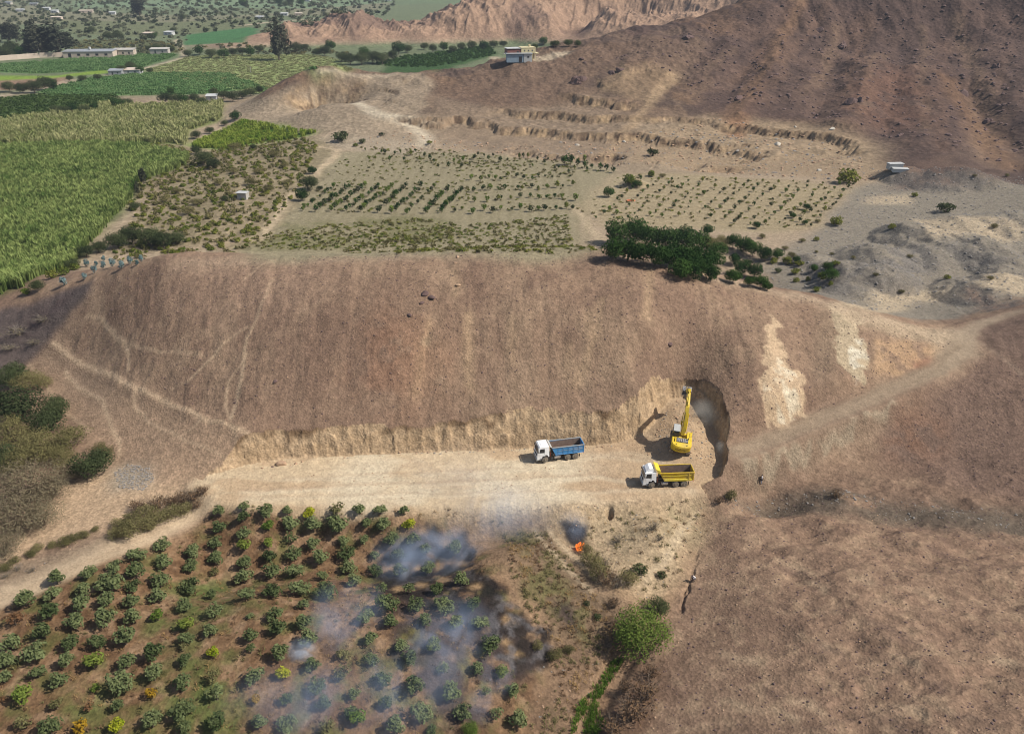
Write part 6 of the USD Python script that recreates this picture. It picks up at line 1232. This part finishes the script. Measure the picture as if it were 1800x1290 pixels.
for k, (s, h, r) in enumerate([(0, 1.15, .45), (.3, 1.3, .4), (.6, .95, .38), (.95, .8, .3), (-.1, .6, .3), (.45, .7, .4)]):
    o = (fq - fp) * s + np.array([.2 * math.sin(k * 2), .25 * math.cos(k * 3), 0]); m = tongue(h, r, k + 1); m.apply_translation((o[0], o[1], 0)); part(fire, "flame", m, FL, smooth=True)
def smoke_mat(name, dens, col, sc, thr=.45, stretch=(1, 1, 1), absr=(0, 0, 0)):
    return usdkit.material(stage, L + name, {"tc": ("texture_coordinate", {}), "g": ("geometry", {}), "mp": ("mapping", {"scale": stretch}), "n": ("noise_texture", {"scale": sc, "detail": 4.0, "roughness": .55, "distortion": 1.2}),
        "m": ("map_range", {"range_type": "smoothstep", "from_min": thr - .1, "from_max": thr + .3, "to_min": 0.0, "to_max": 1.0}),
        "ln": ("vector_math", {"math_type": "length"}), "f": ("map_range", {"range_type": "smoothstep", "from_min": 1.0, "from_max": .1, "to_min": 0.0, "to_max": dens}),
        "x": ("math", {"math_type": "multiply"}), "v": ("principled_volume", {"color": col, "anisotropy": 0.0, "absorption_color": absr})},
        [("g.position", "mp.vector"), ("mp.vector", "n.vector"), ("n.fac", "m.value"), ("tc.object", "ln.vector1"), ("ln.value", "f.value"), ("m.result", "x.value1"), ("f.result", "x.value2"), ("x.value", "v.density")], volume="v.volume")
SM_BLUE = smoke_mat("blue_smoke", .15, (.62, .75, .96), .22, .42, (1, .5, 1))
SM_THIN = smoke_mat("thin_smoke", .085, (.62, .75, .96), .13, .41, (1, .5, 1))
SM_PUFF = smoke_mat("dense_smoke", .75, (.74, .85, .97), .5, .42)
SM_DUST = smoke_mat("digging_dust", .42, (.86, .76, .62), .3, .38)
SM_DUSTT = smoke_mat("thin_dust", .018, (.90, .86, .82), .12, .42)
def cloud(name, u, v, r, mt, label, ct="smoke", lift_=.45):
    """a closed body of smoke lying over the ground at a photo point; r: half widths in metres."""
    p = at(u, v); x = thing(name, label, ct, (p[0], p[1], p[2] + r[2] * lift_), 0, r, kind="stuff")
    m = trimesh.creation.icosphere(3, 1.0); part(x, "smoke_body", m, mt, smooth=True)
cloud("smoke", 765, 985, (12, 9, 3.6), SM_BLUE, "blue smoke drifting over the blackened ground of the orchard")
cloud("smoke", 1008, 932, (3.2, 4.4, 2.4), SM_BLUE, "blue smoke patch rising beside the flames")
cloud("smoke", 715, 1000, (7, 5, 2.6), SM_BLUE, "thicker smoke among the trees at the burnt patch's near corner")
cloud("smoke", 612, 1095, (6.5, 8, 3.4), SM_BLUE, "smoke column drifting between the middle tree rows")
cloud("smoke", 533, 1152, (2.3, 2.0, 1.9), SM_PUFF, "dense white puff of smoke beside the lime tree")
cloud("smoke", 785, 1125, (8, 8, 3), SM_BLUE, "smoke drifting down past the thin trees of the burnt rows")
cloud("smoke", 850, 1250, (2.6, 3.4, 2.2), SM_BLUE, "small pale smoke wisp near the bottom of the burnt rows")
cloud("smoke", 870, 1200, (3, 4, 2.4), SM_BLUE, "smoke wisp beside the light green tree on the burnt edge")
cloud("smoke", 545, 1255, (12, 7, 4.5), SM_THIN, "thin veil of smoke over the lowest tree rows")
cloud("smoke", 700, 1230, (12, 9, 4), SM_THIN, "thin veil of smoke between the lowest burnt rows")
cloud("smoke", 815, 855, (13, 10, 6), SM_DUSTT, "smoke thinning out over the quarry floor")
cloud("smoke", 880, 915, (13, 8, 4), SM_THIN, "thin smoke veil over the track beyond the burnt patch")
cloud("dust_cloud", 1240, 735, (3.2, 4.2, 2.6), SM_DUST, "brown dust raised along the shaded cut wall by the bucket", "dust")
cloud("dust_cloud", 1266, 795, (1.1, 2.0, 1.6), SM_DUST, "pale dust puff at the foot of the shaded cut wall", "dust")
cloud("dust_cloud", 840, 850, (16, 6, 4), SM_DUSTT, "pale dust hanging over the quarry floor", "dust")

# ---------------------------------------------------------------- rocks
M_ROCK = mat_plain("tan_rock", S(186, 152, 120), .95, var=.18, scale=2.5, bump=.06)
M_ROCKD = mat_plain("dark_rock", S(112, 88, 80), .95, var=.2, scale=2.5, bump=.06)
M_ROCKG = mat_plain("grey_rock", S(150, 142, 132), .95, var=.15, scale=2.5, bump=.06)
M_ROCKW = mat_plain("pale_rock", S(208, 196, 176), .95, var=.12, scale=2.5, bump=.06)
def crag(sd):
    g = np.random.default_rng(sd); m = trimesh.creation.icosphere(3, 1.0); v = m.vertices
    n = ridged(v[:, 0] * 1.3 + sd + v[:, 2] * .8, v[:, 1] * 1.3 + v[:, 2] * 1.1, 4, sd); v = v * (.6 + .75 * n)[:, None]
    for k in range(9):
        d = g.normal(size=3); d /= np.linalg.norm(d); c = g.uniform(.45, .8); x = v @ d; v = v - np.where(x > c, (x - c) * .85, 0)[:, None] * d
    m.vertices = v * [1.1, .9, .95]; return m
def rock(u, v, r, mt, label, sd, sq=1.0):
    p = at(u, v); m = crag(sd) if (mt is M_ROCKD and r > 1.5) else stone(sd, 2); m.apply_scale((r, r * .85, r * .8 * sq)); m.apply_transform(trimesh.transformations.rotation_matrix(sd * 1.3, (0, 0, 1)))
    o = part("/World", "boulder", m, mt, smooth=25); o.AddTranslateOp().Set(Gf.Vec3d(float(p[0]), float(p[1]), float(p[2] - .12 * r))); tag(o, label, "boulder")
ROCKS = [(494, 816, .95, M_ROCK, "biggest tan boulder fallen at the foot of the cut"), (479, 820, .35, M_ROCKD, "dark stone just west of the biggest fallen boulder"), (520, 815, .4, M_ROCK, "tan stone just east of the biggest fallen boulder"), (531, 811, .3, M_ROCK, "small tan stone near the fallen boulders, closest to the cut"), (461, 823, .28, M_ROCK, "small stone at the western end of the fallen boulders"),
 (747, 517, .95, M_ROCKD, "larger dark outcrop rock high on the hill face"), (760, 524, .85, M_ROCKD, "dark rock leaning below the larger outcrop rock"), (742, 533, .5, M_ROCKD, "small dark rock under the outcrop pair"), (720, 554, .5, M_ROCKD, "dark rock lowest of the outcrop on the face"), (805, 502, .6, M_ROCK, "tan rock on the stony crest path"), (804, 452, .6, M_ROCK, "tan rock on the hill's very crest"), (800, 463, .45, M_ROCK, "small tan rock just below the crest"),
 (484, 671, .6, M_ROCKD, "black hollow rock low on the west face"), (1178, 606, .7, M_ROCKD, "dark rock above the curved cut"), (413, 708, .35, M_ROCKD, "dark stone at the foot of the long footpath"),
 (1014, 256, 1.3, M_ROCKW, "pale block at the foot of the quarry terraces"), (1366, 255, 1.6, M_ROCKW, "pale block in the terraced quarry below the great hill"), (1462, 228, 1.8, M_ROCKW, "pale slab in the cliff above the gravel yard"), (1440, 300, 1.0, M_ROCKW, "pale block at the edge of the dotted field"), (1296, 266, 1.2, M_ROCKG, "grey block in the quarry above the dotted field"), (1097, 250, 1.1, M_ROCKW, "pale boulder by the straight quarry ramp"),
 (1495, 180, 3.2, M_ROCKD, "tall dark crag above the quarry cliff"), (1512, 178, 2.4, M_ROCKD, "dark crag beside the tall one"), (1210, 66, 3.4, M_ROCKD, "dark crag on the skyline shoulder"), (1480, 82, 3.0, M_ROCKD, "dark crag high on the great hill"), (1010, 145, 3.6, M_ROCKD, "dark crag over the middle terraces"), (1025, 140, 2.8, M_ROCKD, "smaller dark crag over the middle terraces"), (1075, 128, 3.0, M_ROCKD, "dark crag above the upper quarry ledge"), (1090, 124, 2.6, M_ROCKD, "dark crag at the end of the upper quarry ledge"), (1750, 120, 3.0, M_ROCKD, "dark crag in the eastern gully of the great hill"), (1692, 165, 3.2, M_ROCKD, "dark crag under the eastern gully"), (1735, 215, 2.8, M_ROCKD, "dark crag low in the eastern gully"), (1440, 55, 2.6, M_ROCKD, "dark crag beside the orange scree streak"), (1300, 175, 2.4, M_ROCKD, "dark crag beside the straight ramp"), (1398, 224, .9, M_ROCKW, "cream block under the great hill cliff")]
for i, (u, v, r, m, lab) in enumerate(ROCKS): rock(u, v, r, m, lab, i + 1, 1.2 if m is M_ROCKD and r > 2 else 1.0)
STONES = [stone(s, 0) for s in (1, 2, 3)]
def strew(name, polys, step, keep, lo, hi, mats, label, power=2.5, near=True):
    p = fill(polys, step, .7, keep); n = len(p); s = lo + (hi - lo) * rng.random(n) ** power
    scatter(name, STONES[:len(mats)], mats, p - np.c_[np.zeros((n, 2)), s * .1], rng.random(n) * 6.28, np.stack([s, s * rng.uniform(.6, 1, n), s * rng.uniform(.5, .9, n)], 1), label, "stones")
HILLF = [(100,610),(165,500),(300,462),(440,456),(900,442),(1100,447),(1200,472),(1400,518),(1600,575),(1680,600),(1500,700),(1290,780),(1235,685),(1190,668),(1000,704),(700,738),(500,752),(430,758),(300,700)]
strew("hill_stones", [HILLF], .55, .36, .07, .26, [M_ROCKD, M_ROCK, M_ROCKD], "brown rubble lying all over the hill face")
strew("slope_stones", [[(1240,900),(1420,895),(1600,915),(1830,935),(1830,1320),(1080,1320),(1150,1180),(1215,1050)], [(1555,740),(1720,640),(1830,620),(1830,890),(1650,850)]], .55, .42, .07, .24, [M_ROCKD, M_ROCK, M_ROCKD], "reddish rubble covering the slopes beside the wash")
strew("wash_stones", [[(1290,855),(1420,860),(1600,880),(1820,900),(1820,935),(1600,915),(1420,895),(1260,895)]], .5, .5, .07, .3, [M_ROCKG, M_ROCKD], "grey stones along the wash")
strew("floor_stones", [[(400,840),(500,812),(1000,790),(1120,780),(1150,760),(1190,705),(1240,735),(1258,830),(1100,860),(700,880),(420,880)]], .9, .35, .05, .2, [M_ROCK], "crumbs of rock on the quarry floor", 3.0)
strew("heap_stones", [[(1120,800),(1150,765),(1170,725),(1195,702),(1225,712),(1252,770),(1255,820),(1215,805)], [(440,816),(700,800),(1000,790),(1120,782),(1120,778),(1000,782),(700,795),(440,812)]], .45, .8, .06, .32, [M_ROCK, M_ROCKG], "loose broken rock heaped round the excavator and under the cut")
strew("gravel_stones", [[(1350,480),(1450,400),(1520,330),(1560,300),(1830,300),(1830,520),(1600,540),(1480,530)]], 1.1, .6, .12, .55, [M_ROCKG, M_ROCKG, M_ROCKG], "grey broken stone over the spoil heaps")
strew("quarry_stones", [[(620,250),(760,262),(1000,280),(1200,300),(1500,320),(1570,300),(1480,240),(1250,205),(1100,250),(900,250),(700,230)]], 1.7, .6, .2, 1.1, [M_ROCK, M_ROCK, M_ROCKG], "blocks and rubble along the quarry terraces", 3)
strew("great_hill_stones", [[(1000,110),(1150,70),(1250,40),(1340,10),(1830,-30),(1830,300),(1600,240),(1400,200),(1230,180),(1180,130)]], 2.6, .5, .25, 1.7, [M_ROCKD, M_ROCKD, M_ROCKD], "dark scree strewn over the great hill", 3)
strew("rubble_pile", [[(200,830),(225,815),(262,820),(272,845),(250,862),(210,858)]], .26, .95, .08, .3, [M_ROCKG, M_ROCKG], "heap of pale rubble beside the round dark tree")
strew("waste_stones", [[(880,900),(1240,880),(1240,930),(1200,1010),(1130,1060),(1000,1000),(940,940)],[(0,1000),(150,950),(180,965),(0,1040)],[(960,1130),(1060,1170),(1010,1300),(930,1300)]], .8, .5, .06, .25, [M_ROCK, M_ROCKG], "stones on the waste ground round the fire")

# ---------------------------------------------------------------- buildings and small structures
B_CREAM = mat_plain("cream_wall", S(222, 206, 160), .85, var=.06, scale=.6); B_BRICK = mat_plain("raw_brick_wall", S(140, 92, 82), .9, var=.15, scale=1.5); B_WHITE = mat_plain("white_wall", S(200, 198, 192), .85, var=.08, scale=.6)
B_BLUE = mat_plain("blue_sheet", S(150, 168, 180), .6, var=.12, scale=.8); B_CONC = mat_plain("concrete", S(190, 182, 168), .9, var=.1, scale=.7); B_PINK = mat_plain("pale_mud_wall", S(214, 194, 172), .9, var=.08, scale=.3)
B_DARK = mat_plain("dark_opening", (.02, .02, .022), .6, var=.2); B_TIN = mat_plain("grey_tin_roof", S(176, 176, 174), .5, .2, var=.1, scale=.5); B_ORANGE = mat_plain("orange_sheet", S(222, 120, 74), .7, var=.1)
def wedge_roof(x, y, z, sx, sy, t=.18): return cbox(x, y, z, sx, sy, t, .04)
p = at(918, 104); q = p[2]
h = thing("house", "cream and brick two storey house on stilts below the far range", "house", (p[0], p[1], q - .3), math.radians(14), .72)
part(h, "upper_wall", cbox(3.6, 0, 6.6, 11, 9, 4.0, .05), B_CREAM); part(h, "brick_wall", cbox(-7.2, .5, 5.8, 10.6, 9, 3.4, .05), B_BRICK); part(h, "lower_wall", cbox(5, 1.5, 2.3, 8, 5, 4.6, .05), B_CREAM)
part(h, "roof_slab", wedge_roof(-5.4, .5, 8.3, 15, 10, .3), B_WHITE); part(h, "roof_slab", wedge_roof(3.6, 0, 8.72, 11.4, 9.4, .3), B_CREAM); part(h, "canopy", cbox(-11.5, -3.8, 4.9, 8, 5, .2, .05), B_CONC); part(h, "balcony", cbox(10.4, -1, 4.5, 2.6, 7, .5, .05), B_CREAM)
for x in (.6, 3.6, 6.6): w = part(h, "window", cbox(x, -4.51, 6.6, 1.0, .08, 1.2, .01), B_CONC); part(w, "pane", cbox(x, -4.56, 6.6, .8, .04, 1.0, .01), B_DARK)
for x in (-.5, 3, 6.5, 9): part(h, "pillar", cbox(x, -4.0, 2.2, .5, .5, 4.6, .05), B_CREAM)
part(h, "water_tank", cat([disc((5.6, 1, 9.6), .9, 1.6, "z", 16)]), B_CREAM); part(h, "door", cbox(-4.5, -4.03, 5.2, 1.4, .06, 2.4, .01), B_DARK)
p = at(912, 108); h = thing("shed", "blue sheet walled shed with white end wall in front of the cream house", "shed", (p[0], p[1], p[2] - .3), math.radians(6))
part(h, "wall", cbox(-2.2, 0, 2.0, 9, 5, 4.2, .05), B_BLUE); part(h, "end_wall", cbox(4.6, 0, 2.0, 4.4, 5.2, 4.4, .05), B_WHITE); part(h, "roof", cbox(0, 0, 4.3, 14.4, 6, .25, .05), B_TIN); part(h, "door", cbox(.6, -2.52, 1.5, 1.6, .08, 2.8, .01), B_DARK); w = part(h, "window", cbox(4.8, -2.62, 2.7, 1.1, .06, 1.0, .01), B_CONC); part(w, "pane", cbox(4.8, -2.66, 2.7, .9, .04, .8, .01), B_DARK)
p = at(428, 350); h = thing("shed", "small white block shed with flat roof in the scrubby plot", "shed", (p[0], p[1], p[2] - .1), math.radians(-8))
part(h, "wall", cbox(0, 0, 1.2, 3.4, 2.6, 2.5, .03), B_CONC); part(h, "roof", cbox(-.1, -.1, 2.52, 3.9, 3.1, .2, .03), B_WHITE); part(h, "door", cbox(-.7, -1.31, 1.0, .8, .04, 1.9, .01), B_TIN); part(h, "step", cbox(-2.2, -.9, .25, 1.2, .8, .5, .03), B_CONC)
p = at(1577, 303)
for dx, dy, dz, yaw, lab, m in [(0, 2.8, 1.3, 4, "upper grey concrete box slab on the spoil heap", B_TIN), (.8, 0, .6, -8, "lower pale concrete box slab on the spoil heap", B_WHITE)]:
    z = gz(p[0] + dx, p[1] + dy); h = thing("concrete_block", lab, "concrete block", (p[0] + dx, p[1] + dy, z - .2), math.radians(yaw))
    part(h, "base", cbox(0, 0, dz, 5.2, 2.4, dz * 2 if dz < 1 else 2.0, .06), m); part(h, "lid", cbox(.1, 0, dz + (.7 if dz < 1 else 1.08), 5.5, 2.7, .22, .05), B_WHITE)
p = at(1108, 353); o = part("/World", "tarpaulin", cat([hull([(-1.9, -.5, .02), (1.5, -.7, .02), (2.0, .6, .02), (-1.4, .7, .02), (-.6, 0, .5), (.8, .1, .38)])]), B_ORANGE, smooth=False); o.AddTranslateOp().Set(Gf.Vec3d(*map(float, p))); tag(o, "crumpled orange sheet lying in the dotted field", "tarpaulin")
# farm wall and farm buildings far left
def wall_run(pts, h, label, mt, thick=.5):
    w = [at(u, v) for u, v in pts]; t = thing("farm_wall", label, "wall", (0, 0, 0))
    for a, b in zip(w[:-1], w[1:]):
        d = b - a; Ln = math.hypot(d[0], d[1]); m = cbox(Ln / 2, 0, h / 2 - .2, Ln - .02, thick, h, .05); m.apply_transform(trimesh.transformations.rotation_matrix(math.atan2(d[1], d[0]), (0, 0, 1))); m.apply_translation((a[0], a[1], min(a[2], b[2]))); part(t, "panel", m, mt)
wall_run([(-40, 110), (30, 105), (70, 102), (120, 100)], 4.0, "long pale mud wall along the green strip", B_PINK)
def barn(u, v, L_, W, H, yaw, label, wm, rm, win=3, ct="building", name="farm_building", tank=False):
    p = at(u, v); h = thing(name, label, ct, (p[0], p[1], p[2] - .3), math.radians(yaw))
    part(h, "wall", cbox(0, 0, H / 2, L_, W, H, .05), wm); part(h, "roof", cat([hull([(-L_ / 2 - .4, -W / 2 - .4, H), (L_ / 2 + .4, -W / 2 - .4, H), (-L_ / 2 - .4, W / 2 + .4, H + .8), (L_ / 2 + .4, W / 2 + .4, H + .8), (-L_ / 2 - .4, -W / 2 - .4, H + .2), (L_ / 2 + .4, -W / 2 - .4, H + .2), (-L_ / 2 - .4, W / 2 + .4, H + 1.0), (L_ / 2 + .4, W / 2 + .4, H + 1.0)])]), rm)
    for k in range(win):
        x = (k - (win - 1) / 2) * L_ / (win + .5); part(h, "window" if k else "door", cbox(x, -W / 2 - .03, H * (.55 if k else .4), L_ * .05 + .4, .06, H * (.3 if k else .75), .01), B_DARK)
    if tank: part(h, "water_tank", disc((0, 1, H + 2), 1.0, 2.0, "z", 14), B_WHITE)
barn(160, 101, 40, 12, 5.2, 5, "long pale farm building with grey roof and white tank behind the green strip", B_PINK, B_TIN, 5, tank=True)
barn(220, 98, 17, 9, 5, 6, "shorter pale farm building at the end of the green strip", B_PINK, B_CONC, 3)
barn(282, 95, 15, 7, 4.2, 4, "small roofless block building by the field road", B_CONC, B_CONC, 2)
barn(205, 131, 9, 7, 3.0, 8, "dark tin farm hut by the ploughed strip", B_TIN, B_TIN, 2); barn(229, 129, 16, 8, 2.8, 6, "pale roofed farm shelter at the corner of the green field", B_WHITE, B_PINK, 3)
barn(373, 176, 6, 4, 2.6, 4, "tiny white hut in the hedge between the cane fields", B_WHITE, B_WHITE, 1)
for i, (u, v, L_, mt, lab) in enumerate([(298, 62, 14, B_WHITE, "small white hut where the field road leaves the valley thicket"), (262, 64, 16, B_PINK, "pale long shelter in the valley beyond the thicket"), (100, 35, 20, B_PINK, "pale roofed hut on the valley grass beyond the eucalyptus"), (198, 26, 12, B_WHITE, "bright white house alone on the valley floor"), (152, 23, 26, B_PINK, "reddish roofed farmhouse west of the bright white house"), (97, 23, 14, B_WHITE, "white house in the far village, east end"), (82, 18, 16, B_WHITE, "white house in the far village, middle"), (60, 10, 18, B_CONC, "grey house in the far village, back row"), (36, 21, 16, B_WHITE, "white house in the far village, west end"), (15, 8, 18, B_CONC, "grey house at the far village's edge"), (457, 34, 14, B_WHITE, "white hut beside the pale track before the range"), (500, 28, 14, B_WHITE, "white hut behind the eucalyptus and the track"), (525, 28, 14, B_PINK, "pinkish hut next behind the pale track"), (540, 3, 18, B_WHITE, "white house at the field's far end behind the range"), (648, 2, 18, B_WHITE, "white house seen past the range's low saddle"), (682, 2, 16, B_WHITE, "white house beside the one past the saddle"), (400, 0, 16, B_WHITE, "pale house beside the far green field")]):
    barn(u, v, L_ * .7, 6, 3.2, (i * 37) % 30 - 15, lab, mt, B_TIN if mt is B_CONC else B_WHITE if mt is B_WHITE else B_PINK, 2)
for u, v, hh, lab in [(441, 128, 4, "pale post in the field below the eucalyptus"), (241, 98, 9, "white pole beside the shorter farm building"), (71, 102, 12, "pale pole before the broad eucalyptus")]:
    p = at(u, v); o = part("/World", "pole", cat([cone_rod((0, 0, -.3), (0, 0, hh), .22, .15, 8), cbox(0, 0, hh - .4, 1.2, .12, .12, .02)]), B_CONC); o.AddTranslateOp().Set(Gf.Vec3d(*map(float, p))); tag(o, lab, "pole")

# ---------------------------------------------------------------- air
hz = trimesh.creation.box(bounds=[(-2600, -60, -12), (2600, 4200, 150)])
HZ = usdkit.material(stage, L + "haze_air", {"v": ("principled_volume", {"color": (.80, .88, 1.0), "density": HAZE, "anisotropy": 0.1})}, [], volume="v.volume")
o = usdkit.mesh(stage, "/World/haze", hz, HZ); tag(o, "pale air between the camera and the far valley", "haze", None, "stuff")
